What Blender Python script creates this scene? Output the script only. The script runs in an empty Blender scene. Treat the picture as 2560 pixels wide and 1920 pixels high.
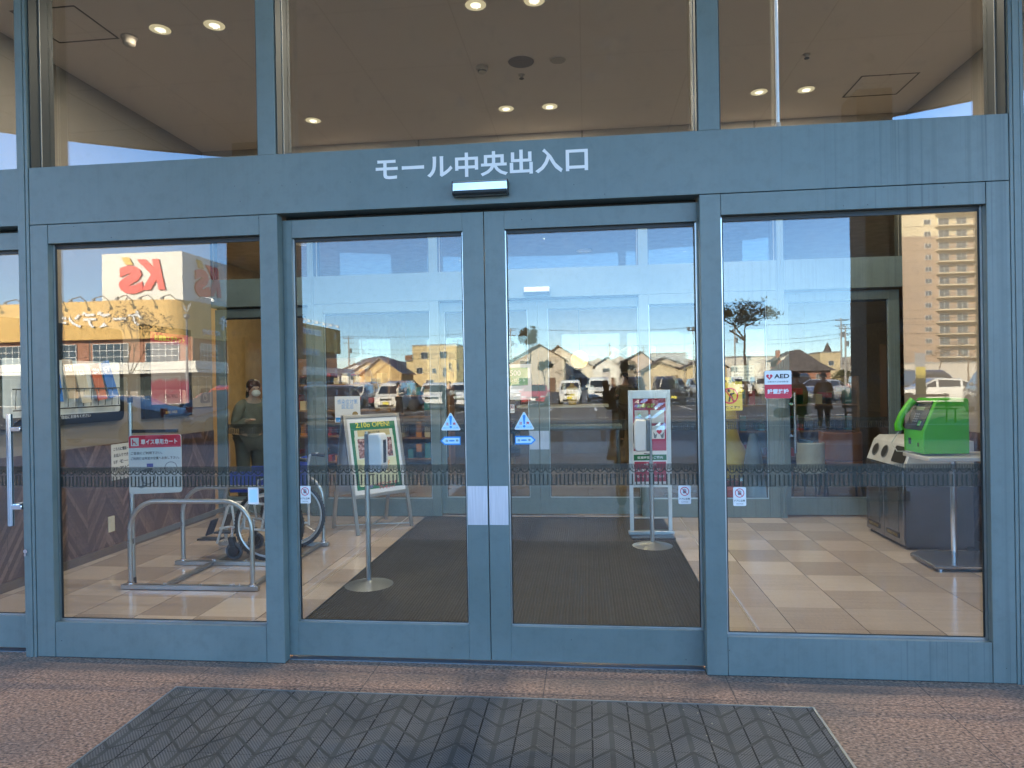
import bpy, bmesh, math, random
from mathutils import Vector, Matrix
R = math.radians
sc = bpy.context.scene
C = sc.collection
random.seed(7)

# ---------------- camera
cam = bpy.data.cameras.new("camera"); camo = bpy.data.objects.new("camera", cam); C.objects.link(camo); sc.camera = camo
cam.sensor_width = 36.0; cam.lens = 1711.93/2560*36; cam.clip_start = .05; cam.clip_end = 4000
yaw, pitch, roll = 0.108136, -0.0028817, 0.01754
f = Vector((-math.sin(yaw)*math.cos(pitch), math.cos(yaw)*math.cos(pitch), math.sin(pitch)))
r = Vector((math.cos(yaw), math.sin(yaw), 0)); d = f.cross(r)
r2 = r*math.cos(roll)+d*math.sin(roll); d2 = -r*math.sin(roll)+d*math.cos(roll)
M = Matrix((r2, -d2, -f)).transposed().to_4x4(); M.translation = Vector((0, -3.5366, 1.5)); camo.matrix_world = M

# ---------------- sky, sun, exposure
SUN_EL, SUN_AZ = 24.0, -33.0      # azimuth measured from +Y (behind the mall) towards +X
w = bpy.data.worlds.new("World"); sc.world = w; w.use_nodes = True
nt = w.node_tree; bg = nt.nodes['Background']; sky = nt.nodes.new('ShaderNodeTexSky')
sky.sky_type = 'NISHITA'; sky.sun_disc = False; sky.sun_elevation = R(SUN_EL); sky.sun_rotation = R(SUN_AZ)
sky.air_density = .75; sky.dust_density = .0; sky.ozone_density = 3.0
hs_ = nt.nodes.new('ShaderNodeHueSaturation'); hs_.inputs['Saturation'].default_value = 1.12; nt.links.new(sky.outputs[0], hs_.inputs['Color']); nt.links.new(hs_.outputs[0], bg.inputs[0]); bg.inputs[1].default_value = 0.13
sl = bpy.data.lights.new("sun", 'SUN'); sl.energy = 4.9; sl.angle = R(.5); sl.color = (1, .86, .66)
so = bpy.data.objects.new("sun", sl); C.objects.link(so)
sd = Vector((math.sin(R(SUN_AZ))*math.cos(R(SUN_EL)), math.cos(R(SUN_AZ))*math.cos(R(SUN_EL)), math.sin(R(SUN_EL))))
so.rotation_euler = sd.to_track_quat('Z', 'Y').to_euler(); so.location = (0, 0, 60)
sc.view_settings.view_transform = 'Standard'; sc.view_settings.look = 'None'; sc.view_settings.gamma = 1
sc.view_settings.exposure = 2.86
sc.cycles.use_denoising = True
sc.cycles.max_bounces = 9; sc.cycles.transparent_max_bounces = 24; sc.cycles.glossy_bounces = 5; sc.cycles.diffuse_bounces = 4
sc.cycles.caustics_reflective = False; sc.cycles.caustics_refractive = False; sc.cycles.sample_clamp_indirect = 6

# ---------------- materials
class N:
    def __init__(s, nt, so): s.nt = nt; s.so = so
    def op(s, o, b=None, c=None):
        n = s.nt.nodes.new('ShaderNodeMath'); n.operation = o; s.nt.links.new(s.so, n.inputs[0])
        for i, x in ((1, b), (2, c)):
            if x is None: continue
            if isinstance(x, N): s.nt.links.new(x.so, n.inputs[i])
            else: n.inputs[i].default_value = x
        return N(s.nt, n.outputs[0])
    def __add__(s, b): return s.op('ADD', b)
    def __sub__(s, b): return s.op('SUBTRACT', b)
    def __mul__(s, b): return s.op('MULTIPLY', b)
    def __truediv__(s, b): return s.op('DIVIDE', b)
    def frac(s): return s.op('FRACT')
    def floor(s): return s.op('FLOOR')
    def abs(s): return s.op('ABSOLUTE')
    def lt(s, b): return s.op('LESS_THAN', b)
    def gt(s, b): return s.op('GREATER_THAN', b)
    def mx(s, b): return s.op('MAXIMUM', b)
    def mn(s, b): return s.op('MINIMUM', b)
    def inv(s): return (s*-1)+1
def line(x, pitch, width, off=0.0):          # 1 inside a line of this width every pitch
    return (((x+(off+500*pitch))/pitch).frac()-.5).abs().gt(.5-width/pitch/2)
class Mt:
    def __init__(s, name, col=(.5, .5, .5), rough=.5, metal=0, spec=None, coat=0):
        m = s.m = bpy.data.materials.new(name); m.use_nodes = True; s.nt = m.node_tree; s.b = s.nt.nodes['Principled BSDF']
        s.b.inputs['Base Color'].default_value = (*col, 1); s.b.inputs['Roughness'].default_value = rough; s.b.inputs['Metallic'].default_value = metal
        if spec is not None: s.b.inputs['Specular IOR Level'].default_value = spec
        if coat: s.b.inputs['Coat Weight'].default_value = coat; s.b.inputs['Coat Roughness'].default_value = .05
        s.col = col
    def xyz(s):
        tc = s.nt.nodes.new('ShaderNodeTexCoord'); sp = s.nt.nodes.new('ShaderNodeSeparateXYZ'); s.nt.links.new(tc.outputs['Object'], sp.inputs[0])
        s.tc = tc.outputs['Object']; return [N(s.nt, o) for o in sp.outputs]
    def noise(s, scale=5, detail=4, vec=None, stretch=None, rough=.5):
        n = s.nt.nodes.new('ShaderNodeTexNoise'); n.inputs['Scale'].default_value = scale; n.inputs['Detail'].default_value = detail; n.inputs['Roughness'].default_value = rough
        if not hasattr(s, 'tc'): s.xyz()
        v = s.tc
        if stretch:
            mp = s.nt.nodes.new('ShaderNodeMapping'); mp.inputs['Scale'].default_value = stretch; s.nt.links.new(v, mp.inputs[0]); v = mp.outputs[0]
        s.nt.links.new(v, n.inputs['Vector']); return N(s.nt, n.outputs['Fac'])
    def cell(s, a, b):                       # random per (a,b) cell
        cx = s.nt.nodes.new('ShaderNodeCombineXYZ'); s.nt.links.new(a.so, cx.inputs[0]); s.nt.links.new(b.so, cx.inputs[1])
        n = s.nt.nodes.new('ShaderNodeTexWhiteNoise'); n.noise_dimensions = '3D'; s.nt.links.new(cx.outputs[0], n.inputs['Vector']); return N(s.nt, n.outputs['Value'])
    def voro(s, scale, feat='F1'):
        n = s.nt.nodes.new('ShaderNodeTexVoronoi'); n.inputs['Scale'].default_value = scale; n.feature = feat
        if not hasattr(s, 'tc'): s.xyz()
        s.nt.links.new(s.tc, n.inputs['Vector']); return n
    def ramp(s, fac, stops, interp='LINEAR'):
        n = s.nt.nodes.new('ShaderNodeValToRGB'); n.color_ramp.interpolation = interp; e = n.color_ramp.elements
        while len(e) < len(stops): e.new(.5)
        for el, (p, c) in zip(e, stops): el.position = p; el.color = (*c, 1)
        s.nt.links.new(fac.so, n.inputs[0]); return n.outputs[0]
    def mix(s, fac, a, b):
        n = s.nt.nodes.new('ShaderNodeMix'); n.data_type = 'RGBA'
        for i, x in ((6, a), (7, b)):
            if isinstance(x, tuple): n.inputs[i].default_value = (*x, 1)
            else: s.nt.links.new(x, n.inputs[i])
        if isinstance(fac, N): s.nt.links.new(fac.so, n.inputs[0])
        else: n.inputs[0].default_value = fac
        return n.outputs[2]
    def color(s, so): s.nt.links.new(so, s.b.inputs['Base Color']); return s
    def rough(s, n): s.nt.links.new(n.so, s.b.inputs['Roughness']); return s
    def bump(s, h, strength=.3, dist=.002):
        n = s.nt.nodes.new('ShaderNodeBump'); n.inputs['Strength'].default_value = strength; n.inputs['Distance'].default_value = dist
        s.nt.links.new(h.so, n.inputs['Height']); s.nt.links.new(n.outputs[0], s.b.inputs['Normal']); return s
MC = {}
def pm(name, col, rough=.5, metal=0, var=.12, scale=6, spec=None, coat=0, bump=0):   # plain material with mottling
    if name in MC: return MC[name]
    t = Mt(name, col, rough, metal, spec, coat); n = t.noise(scale, 5)
    lo = tuple(c*(1-var) for c in col); hi = tuple(min(1, c*(1+var)) for c in col)
    t.color(t.ramp(n, [(.3, lo), (.7, hi)]))
    if bump: t.bump(n, bump, .01)
    MC[name] = t.m; return t.m
def em(name, col, st):
    if name in MC: return MC[name]
    t = Mt(name, (0, 0, 0)); t.b.inputs['Emission Color'].default_value = (*col, 1); t.b.inputs['Emission Strength'].default_value = st
    MC[name] = t.m; return t.m

def glassmat(name, fac, tint=(.93, .965, .955), rc=(1, 1, 1)):
    m = bpy.data.materials.new(name); m.use_nodes = True; nt = m.node_tree; nt.nodes.clear()
    o = nt.nodes.new('ShaderNodeOutputMaterial'); mx = nt.nodes.new('ShaderNodeMixShader'); t = nt.nodes.new('ShaderNodeBsdfTransparent'); g = nt.nodes.new('ShaderNodeBsdfGlossy')
    t.inputs[0].default_value = (*tint, 1); g.inputs['Roughness'].default_value = 0; g.inputs['Color'].default_value = (*rc, 1)
    lw = nt.nodes.new('ShaderNodeFresnel'); geo = nt.nodes.new('ShaderNodeNewGeometry'); io = nt.nodes.new('ShaderNodeMath'); io.operation = 'MULTIPLY_ADD'; io.inputs[1].default_value = -.83333; io.inputs[2].default_value = 1.5; nt.links.new(geo.outputs['Backfacing'], io.inputs[0]); nt.links.new(io.outputs[0], lw.inputs[0])
    md = nt.nodes.new('ShaderNodeMath'); md.operation = 'ADD'; md.inputs[1].default_value = fac; md.use_clamp = True
    nt.links.new(lw.outputs[0], md.inputs[0]); nt.links.new(md.outputs[0], mx.inputs[0]); nt.links.new(t.outputs[0], mx.inputs[1]); nt.links.new(g.outputs[0], mx.inputs[2]); tc = nt.nodes.new('ShaderNodeTexCoord'); nz = nt.nodes.new('ShaderNodeTexNoise'); nz.inputs['Scale'].default_value = 1.7; nz.inputs['Detail'].default_value = 1; nt.links.new(tc.outputs['Object'], nz.inputs['Vector'])
    bp = nt.nodes.new('ShaderNodeBump'); bp.inputs['Strength'].default_value = 1; bp.inputs['Distance'].default_value = .0004; nt.links.new(nz.outputs[0], bp.inputs['Height']); nt.links.new(bp.outputs[0], g.inputs['Normal'])
    n2 = nt.nodes.new('ShaderNodeTexNoise'); n2.inputs['Scale'].default_value = 9; n2.inputs['Detail'].default_value = 8; n2.inputs['Roughness'].default_value = .7; nt.links.new(tc.outputs['Object'], n2.inputs['Vector'])
    mr = nt.nodes.new('ShaderNodeMapRange'); mr.inputs[1].default_value = .56; mr.inputs[2].default_value = .8; mr.inputs[4].default_value = .05; nt.links.new(n2.outputs[0], mr.inputs[0])
    df = nt.nodes.new('ShaderNodeBsdfDiffuse'); df.inputs[0].default_value = (.5, .5, .48, 1); m2 = nt.nodes.new('ShaderNodeMixShader'); nt.links.new(mr.outputs[0], m2.inputs[0]); nt.links.new(mx.outputs[0], m2.inputs[1]); nt.links.new(df.outputs[0], m2.inputs[2]); nt.links.new(m2.outputs[0], o.inputs[0])
    return m
GLASS = glassmat('coated_glass', .016)
GLASSI = glassmat('inner_glass', .0)
GLASST = glassmat('transom_glass', .075)

def framemat():
    t = Mt('blue_grey_paint', (.1, .17, .22), .38)
    a = t.noise(1.1, 6, rough=.6); b = t.noise(1.2, 5, stretch=(24, 24, .22)); c = t.noise(40, 3); s2 = t.noise(1, 3, stretch=(60, 60, .5)); g = t.noise(.45, 3); d = t.noise(14, 5, rough=.65)
    base = t.ramp(a, [(.3, (.118, .158, .152)), (.5, (.138, .182, .18)), (.72, (.165, .212, .208))])
    xx, yy, zz = t.xyz(); g = ((xx-.7)*.7).mx(0).mn(1)*(g*.8+.1)+.06
    base = t.mix((b-.5).mx(0)*g*3.4, base, (.05, .07, .075))
    base = t.mix((s2-.58).mx(0)*g*7, base, (.04, .055, .06))
    base = t.mix((d-.48).mx(0)*1.5, base, (.085, .115, .115))
    base = t.mix((c-.74).mx(0)*6, base, (.05, .07, .08))
    t.color(base); t.rough(a*.2+.3); t.bump(d, .05, .003); return t.m
FR = framemat()
DK = pm('dark_gasket', (.012, .016, .017), .5)
REC = pm('dark_recess', (.03, .04, .045), .6)
AL = pm('aluminium', (.62, .63, .62), .28, 1)
ALM = pm('brushed_aluminium', (.5, .52, .53), .34, 1, var=.06)
CHR = pm('chrome', (.75, .76, .78), .12, 1, var=.04)
WH = pm('white_plastic', (.78, .79, .8), .3, var=.02)
WHP = pm('white_print', (.8, .8, .8), .45, var=.02)
GREYP = pm('grey_plastic', (.16, .18, .2), .35, var=.05)
BLKP = pm('black_plastic', (.02, .02, .022), .35, var=.1)
RUB = pm('black_rubber', (.022, .022, .024), .6, var=.2)
BLUE = pm('blue_print', (.02, .28, .72), .4, var=.02)
LBLUE = pm('light_blue_print', (.5, .78, .92), .4, var=.02)
REDP = pm('red_print', (.62, .02, .05), .4, var=.03)
BLKINK = pm('black_ink', (.02, .02, .02), .5, var=.05)
CREAM = pm('cream_wall', (.25, .213, .17), .7, var=.03, scale=2)

# ---------------- mesh building
SPLIT = set('reveal bead threshold_track door_pocket side_lintel sill_seal glazing_bead gasket lock handle_bracket screw end_cap metal_edge glide fastener foot_bar brace cross_brace pole_cap rivet keypad wheels ground_floor_wall rear_wall'.split())
class MB:
    def __init__(s): s.v = []; s.f = []
    def add(s, vs, fs, M=None):
        o = len(s.v); s.v += [tuple(M @ Vector(p)) if M else tuple(p) for p in vs]; s.f += [tuple(i+o for i in q) for q in fs]; return s
    def box(s, x0, x1, y0, y1, z0, z1, M=None):
        vs = [(x, y, z) for z in (z0, z1) for y in (y0, y1) for x in (x0, x1)]
        return s.add(vs, [(0, 2, 3, 1), (4, 5, 7, 6), (0, 1, 5, 4), (2, 6, 7, 3), (0, 4, 6, 2), (1, 3, 7, 5)], M)
    def cyl(s, p0, p1, r0, r1=None, n=12):
        return s.tube([p0, p1], [r0, r0 if r1 is None else r1], n)
    def tube(s, pts, r, n=8, closed=False, sq=None):
        pts = [Vector(p) for p in pts]; k = len(pts)
        if not isinstance(r, (list, tuple)): r = [r]*k
        t0 = (pts[1]-pts[0]).normalized(); up = Vector((0, 0, 1)) if abs(t0.z) < .9 else Vector((0, 1, 0))
        u = (up-t0*up.dot(t0)).normalized(); vs = []; fs = []
        for i, p in enumerate(pts):
            a = pts[(i-1) % k] if (closed or i) else p; b = pts[(i+1) % k] if (closed or i < k-1) else p
            t = (b-a).normalized(); u = (u-t*u.dot(t)); u = u.normalized() if u.length > 1e-6 else t.orthogonal().normalized(); w_ = t.cross(u)
            for j in range(n):
                an = 2*math.pi*j/n; vs.append(p+(u*math.cos(an)+w_*math.sin(an))*r[i])
        for i in range(k if closed else k-1):
            for j in range(n):
                a = i*n+j; b = i*n+(j+1) % n; c = ((i+1) % k)*n; fs.append((a, b, c+(j+1) % n, c+j))
        if not closed: fs.append(tuple(range(n-1, -1, -1))); fs.append(tuple((k-1)*n+j for j in range(n)))
        return s.add(vs, fs)
    def prism(s, poly, ax, a, b, M=None):       # polygon in the two other axes, extruded along ax
        n = len(poly)
        def P(p, h): return {'x': (h, p[0], p[1]), 'y': (p[0], h, p[1]), 'z': (p[0], p[1], h)}[ax]
        vs = [P(p, a) for p in poly]+[P(p, b) for p in poly]
        return s.add(vs, [tuple(range(n)), tuple(range(2*n-1, n-1, -1))]+[(i, i+n, (i+1) % n+n, (i+1) % n) for i in range(n)], M)
    def lathe(s, prof, c=(0, 0, 0), n=24, M=None):
        vs = []; fs = []; k = len(prof)
        for (rr, z) in prof:
            for j in range(n): vs.append((c[0]+rr*math.cos(2*math.pi*j/n), c[1]+rr*math.sin(2*math.pi*j/n), c[2]+z))
        for i in range(k-1):
            for j in range(n): fs.append((i*n+j, i*n+(j+1) % n, (i+1)*n+(j+1) % n, (i+1)*n+j))
        fs.append(tuple(range(n-1, -1, -1))); fs.append(tuple((k-1)*n+j for j in range(n)))
        return s.add(vs, fs, M)
    def ball(s, c, rx, ry=None, rz=None, n=12, m=8):
        ry = ry or rx; rz = rz or rx; pr = [(math.sin(math.pi*i/m), -math.cos(math.pi*i/m)) for i in range(m+1)]
        vs = []; fs = []
        for (q, z) in pr:
            for j in range(n): vs.append((c[0]+rx*q*math.cos(2*math.pi*j/n), c[1]+ry*q*math.sin(2*math.pi*j/n), c[2]+rz*z))
        for i in range(m):
            for j in range(n): fs.append((i*n+j, i*n+(j+1) % n, (i+1)*n+(j+1) % n, (i+1)*n+j))
        return s.add(vs, fs)
    def loft(s, rings):
        n = len(rings[0]); vs = [p for q in rings for p in q]; fs = []
        for i in range(len(rings)-1):
            for j in range(n): fs.append((i*n+j, i*n+(j+1) % n, (i+1)*n+(j+1) % n, (i+1)*n+j))
        fs.append(tuple(range(n-1, -1, -1))); fs.append(tuple((len(rings)-1)*n+j for j in range(n)))
        return s.add(vs, fs)
    def split(s):
        par = list(range(len(s.v)))
        def find(a):
            while par[a] != a: par[a] = par[par[a]]; a = par[a]
            return a
        for q in s.f:
            for a in q[1:]: par[find(a)] = find(q[0])
        G = {}
        for q in s.f: G.setdefault(find(q[0]), []).append(q)
        for fs in G.values():
            ids = sorted({i for q in fs for i in q}); mp = {i: k for k, i in enumerate(ids)}; b = MB(); b.v = [s.v[i] for i in ids]; b.f = [tuple(mp[i] for i in q) for q in fs]; yield b
    def out(s, name, m, parent=None, smooth=True, bevel=0, M=None):
        if name in SPLIT:
            ps = list(s.split())
            if len(ps) > 1:
                for p in ps: o = p.out1(name, m, parent, smooth, bevel, M)
                return o
        return s.out1(name, m, parent, smooth, bevel, M)
    def out1(s, name, m, parent=None, smooth=True, bevel=0, M=None):
        me = bpy.data.meshes.new(name); vs = [tuple(M @ Vector(p)) for p in s.v] if M else s.v
        me.from_pydata(vs, [], s.f); me.materials.append(m)
        bm = bmesh.new(); bm.from_mesh(me); bmesh.ops.recalc_face_normals(bm, faces=bm.faces); bm.to_mesh(me); bm.free()
        if smooth: me.shade_smooth(); me.set_sharp_from_angle(angle=R(38))
        o = bpy.data.objects.new(name, me); C.objects.link(o)
        if parent: o.parent = parent
        if bevel:
            b = o.modifiers.new('bevel', 'BEVEL'); b.width = bevel; b.segments = 2; b.limit_method = 'ANGLE'
        return o
def box(name, m, x0, x1, y0, y1, z0, z1, parent=None, bevel=0): return MB().box(x0, x1, y0, y1, z0, z1).out(name, m, parent, bevel=bevel)
def tag(o, label=None, cat=None, group=None, kind=None):
    for k, v in (('label', label), ('category', cat), ('group', group), ('kind', kind)):
        if v: o[k] = v
    return o
def thing(name, label, cat, loc=(0, 0, 0), rz=0, group=None):
    o = bpy.data.objects.new(name, None); C.objects.link(o); o.location = loc; o.rotation_euler = (0, 0, rz); o.empty_display_size = .1
    return tag(o, label, cat, group)
def struct(o): o['kind'] = 'structure'; return o
def copy_tree(o, parent=None):
    c = o.copy(); C.objects.link(c)
    if parent: c.parent = parent
    for ch in KIDS(o): copy_tree(ch, c)
    return c
def KIDS(o): return list(o.children)
def frame_of(loc, right, up=(0, 0, 1)):
    a = Vector(right).normalized(); b = Vector(up).normalized(); n = a.cross(b); M = Matrix((a, b, n)).transposed().to_4x4(); M.translation = Vector(loc); return M
def txt(s, w=None, h=None, bold=0, t=.0015, shear=0, dil=False):
    """text outline mesh centred on the origin in the XY plane, facing +Z, scaled into w x h"""
    cu = bpy.data.curves.new('t', 'FONT'); cu.body = s; cu.size = 1; cu.offset = bold; cu.shear = shear; cu.resolution_u = 3; cu.align_x = 'CENTER'; cu.space_line = .95
    o = bpy.data.objects.new('t', cu); me = bpy.data.meshes.new_from_object(o)
    vs = [v.co.copy() for v in me.vertices]; fs = [tuple(p.vertices) for p in me.polygons]; bpy.data.objects.remove(o); bpy.data.curves.remove(cu); bpy.data.meshes.remove(me)
    x0 = min(v.x for v in vs); x1 = max(v.x for v in vs); y0 = min(v.y for v in vs); y1 = max(v.y for v in vs)
    sx = w/(x1-x0) if w else h/(y1-y0); sy = h/(y1-y0) if h else sx
    if w and h is None: sy = sx
    return [((v.x-(x0+x1)/2)*sx, (v.y-(y0+y1)/2)*sy, 0) for v in vs], fs
def text(name, m, parent, s, M, w=None, h=None, bold=0, t=.0012, shear=0, at=(0, 0)):
    vs, fs = txt(s, w, h, bold, t, shear); n = len(vs); b = MB()
    if t > .002:            # raised letters get sides
        ed = {}
        for q in fs:
            for i in range(len(q)):
                e = (q[i], q[(i+1) % len(q)]); k = tuple(sorted(e)); ed[k] = None if k in ed else e
        V_ = [(x+at[0], y+at[1], t) for x, y, z in vs]+[(x+at[0], y+at[1], 0) for x, y, z in vs]
        F_ = list(fs)+[(e[1], e[0], e[0]+n, e[1]+n) for e in ed.values() if e]
        b.add(V_, F_, M)
    else: b.add([(x+at[0], y+at[1], t) for x, y, z in vs], fs, M)
    me = bpy.data.meshes.new(name); me.from_pydata(b.v, [], b.f); me.materials.append(m); o = bpy.data.objects.new(name, me); C.objects.link(o)
    if parent: o.parent = parent
    return o
def rrect(w, h, r, n=4, cx=0, cy=0):
    p = []
    for (sx, sy, a0) in ((1, 1, 0), (-1, 1, 90), (-1, -1, 180), (1, -1, 270)):
        for i in range(n+1):
            a = R(a0+90*i/n); p.append((cx+sx*(w/2-r)+r*math.cos(a), cy+sy*(h/2-r)+r*math.sin(a)))
    return p
def plate(name, m, parent, M, w, h, r=0, t0=0, t1=.001, at=(0, 0)):
    poly = rrect(w, h, r, 4, *at) if r else [(at[0]-w/2, at[1]-h/2), (at[0]+w/2, at[1]-h/2), (at[0]+w/2, at[1]+h/2), (at[0]-w/2, at[1]+h/2)]
    return MB().prism(poly, 'z', t0, t1, M).out(name, m, parent)
def ring(name, m, parent, M, r0, r1, t0, t1, at=(0, 0), n=28):
    b = MB(); vs = []; fs = []
    for z in (t0, t1):
        for rr in (r0, r1):
            for j in range(n): vs.append((at[0]+rr*math.cos(2*math.pi*j/n), at[1]+rr*math.sin(2*math.pi*j/n), z))
    for j in range(n):
        k = (j+1) % n; fs += [(2*n+j, 2*n+k, 3*n+k, 3*n+j), (n+j, n+k, 3*n+k, 3*n+j), (j, k, 2*n+k, 2*n+j)]
    return b.add(vs, fs, M).out(name, m, parent)
FRONT = (1, 0, 0)
# ---------------- ground: asphalt car park, granite forecourt, vestibule and mall floors
t = Mt('asphalt', (.06, .06, .062), .85); x, y, z = t.xyz(); n1 = t.noise(.12, 5); n2 = t.noise(60, 2)
c = t.ramp(n1, [(.3, (.075, .075, .078)), (.7, (.115, .112, .108))]); c = t.mix((n2-.55).mx(0)*2, c, (.2, .19, .18)); t.color(c); t.bump(n2, .3, .01); ASPH = t.m
struct(box('ground', ASPH, -700, 700, -1500, 60, -.9, -.12))
t = Mt('granite_paving', (.3, .2, .16), .42); x, y, z = t.xyz(); n1 = t.noise(62, 4, rough=.62, stretch=(1, 1.5, 1)); n2 = t.noise(1.3, 5); n3 = t.noise(150, 2); n4 = t.noise(26, 3)
c = t.ramp(n1, [(.36, (.08, .05, .042)), (.45, (.34, .195, .13)), (.54, (.56, .325, .215)), (.66, (.76, .52, .38))])
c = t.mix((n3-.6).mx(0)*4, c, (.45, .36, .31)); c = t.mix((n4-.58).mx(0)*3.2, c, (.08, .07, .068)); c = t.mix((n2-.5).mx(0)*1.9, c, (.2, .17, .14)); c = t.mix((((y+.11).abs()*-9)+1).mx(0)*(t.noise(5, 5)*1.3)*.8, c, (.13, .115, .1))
g = line(x, .9, .005, .23).mx(line(y, .9, .005, .265)); c = t.mix(g*.75, c, (.06, .05, .045)); t.color(c); t.rough(n1*.3+.33); t.bump(n1, .12, .002); GRAN = t.m
struct(box('pavement', GRAN, -16, 13, -13, .13, -.3, 0))
t = Mt('kerb_stone', (.4, .39, .37), .8); t.color(t.ramp(t.noise(8, 5), [(.3, (.3, .29, .27)), (.7, (.45, .44, .42))])); t.m
struct(box('kerb', t.m, -16.2, 13.2, -13.16, -13.002, -.3, .004))
# interior tile floor
t = Mt('floor_tiles', (.4, .3, .25), .16); x, y, z = t.xyz(); PX, PY = .418, .3826
ci = ((x-(.785-50*PX))/PX).floor(); cj = ((y-(.318-50*PY))/PY).floor(); par = ((ci+cj)*.5).frac()*2; rnd = t.cell(ci, cj); gr = t.noise(3.5, 5, stretch=(.6, 6, 1)); gg = t.noise(1, 3)
v = par.gt(.5)*.26+rnd*.42+gr*.3+.02
c = t.ramp(v, [(0, (.33, .265, .22)), (.4, (.39, .32, .27)), (.65, (.5, .42, .355)), (1, (.6, .515, .445))])
c = t.mix((t.noise(.9, 6)-.5).mx(0)*1.4, c, (.24, .2, .17)); c = t.mix(line(x-.785, PX, .0045).mx(line(y-.318, PY, .002)*.6), c, (.045, .035, .03)); t.color(c); t.rough(t.noise(1.4, 5)*.22+.03); FLT = t.m
t.b.inputs['Specular IOR Level'].default_value = .6
struct(box('vestibule_floor', FLT, -4.4, 3.4, .131, 4.16, -.3, .0))
t = Mt('mall_floor', (.4, .33, .27), .12); x, y, z = t.xyz(); gr = t.noise(1.2, 6); c = t.ramp(gr, [(.3, (.22, .17, .135)), (.5, (.33, .27, .22)), (.7, (.4, .34, .28))])
c = t.mix(line(x, .6, .004).mx(line(y, .6, .004)), c, (.1, .08, .07)); t.color(c); t.m
struct(box('mall_floor', t.m, -14, 12, 4.161, 30, -.3, 0))

# ---------------- the storefronts (outer at y=0, inner at y=4.03)
PER = .04438
def pattern(x0, x1, y, ztop=1.058, s=1.0):
    b = MB(); n = int((x1-x0)/PER)+2; k0 = math.floor(x0/PER)
    def bar(a, c_, z0, z1):
        a = max(a, x0); c_ = min(c_, x1)
        if c_-a > .0004: b.box(a, c_, y-.0006, y+.0006, z0, z1)
    def arc(cx, cz, rr, w_, a0=180, a1=360, m=8):
        P = []
        for i in range(m+1):
            an = R(a0+(a1-a0)*i/m); P.append((cx+rr*math.cos(an), cz+rr*math.sin(an), cx+(rr-w_)*math.cos(an), cz+(rr-w_)*math.sin(an)))
        for p, q in zip(P, P[1:]):
            if min(p[0], q[0]) < x0 or max(p[0], q[0]) > x1: continue
            b.add([(p[0], y, p[1]), (q[0], y, q[1]), (q[2], y, q[3]), (p[2], y, p[3])], [(0, 1, 2, 3)])
    for k in range(k0, k0+n):
        cx = k*PER+.02
        for i, zz in enumerate((1.030, 1.036, 1.036, 1.040, 1.036, 1.036, 1.030)):
            q = cx+(i-3)*PER/6
            if i: bar(q-.0016, q+.0016, zz-(.012 if i in (2, 4) else 0), ztop)
        arc(cx, 1.036, .021, .0046); arc(cx, 1.044, .0108, .0034)
        for sx in (-1, 1):
            a = cx+sx*PER/2
            b.add([(a-sx*.003, y, 1.040), (a-sx*.0005, y, 1.040), (cx+sx*.0178, y, 1.026), (cx+sx*.0205, y, 1.026)], [(0, 1, 2, 3)]) if x0 < a-.004 and a+.004 < x1 else None
            bar(cx+sx*.0103-.0034, cx+sx*.0103+.0034, .953, 1.008)
        bar(cx+.0075, cx+PER-.0075, .951, .9535)
    return b
FILM = bpy.data.materials.new('frosted_film'); FILM.use_nodes = True; nt = FILM.node_tree
tr = nt.nodes.new('ShaderNodeBsdfTransparent'); mx = nt.nodes.new('ShaderNodeMixShader'); mx.inputs[0].default_value = .22; nt.nodes['Principled BSDF'].inputs['Base Color'].default_value = (.12, .12, .115, 1); nt.nodes['Principled BSDF'].inputs['Roughness'].default_value = .3
nt.links.new(tr.outputs[0], mx.inputs[1]); nt.links.new(nt.nodes['Principled BSDF'].outputs[0], mx.inputs[2]); nt.links.new(mx.outputs[0], nt.nodes['Material Output'].inputs[0])
INK = pm('frit_ink', (.008, .016, .012), .35, var=.02)
def pane(par, x0, x1, z0, z1, y, g, band=True):
    o = box('glass_pane', g, x0, x1, y, y+.008, z0, z1, par)
    if band:
        box('film_band', FILM, x0+.004, x1-.004, y-.0022, y-.0012, .946, 1.062, par)
        pattern(x0+.006, x1-.006, y-.0032).out('frieze_pattern', INK, par, smooth=False)
    return o
def bead(par, x0, x1, z0, z1, y, w_=.009, dark=.006):
    b = MB()   # aluminium glazing bead just inside the opening, dark gasket inside it
    for a, c_, e, g in ((x0, x0+w_, z0, z1), (x1-w_, x1, z0, z1), (x0+w_, x1-w_, z0, z0+w_)): b.box(a, c_, y-.012, y-.001, e, g)
    b.out('glazing_bead', AL, par); MB().box(x0+w_, x1-w_, y-.012, y-.001, z1-w_, z1).out('top_gasket', DK, par)
    b = MB(); X0, X1, Z0, Z1 = x0+w_, x1-w_, z0+w_, z1-w_
    for a, c_, e, g in ((X0, X0+dark, Z0, Z1), (X1-dark, X1, Z0, Z1), (X0+dark, X1-dark, Z0, Z0+dark*.5), (X0+dark, X1-dark, Z1-dark*2.5, Z1)): b.box(a, c_, y-.009, y-.0008, e, g)
    b.out('gasket', DK, par)
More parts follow.
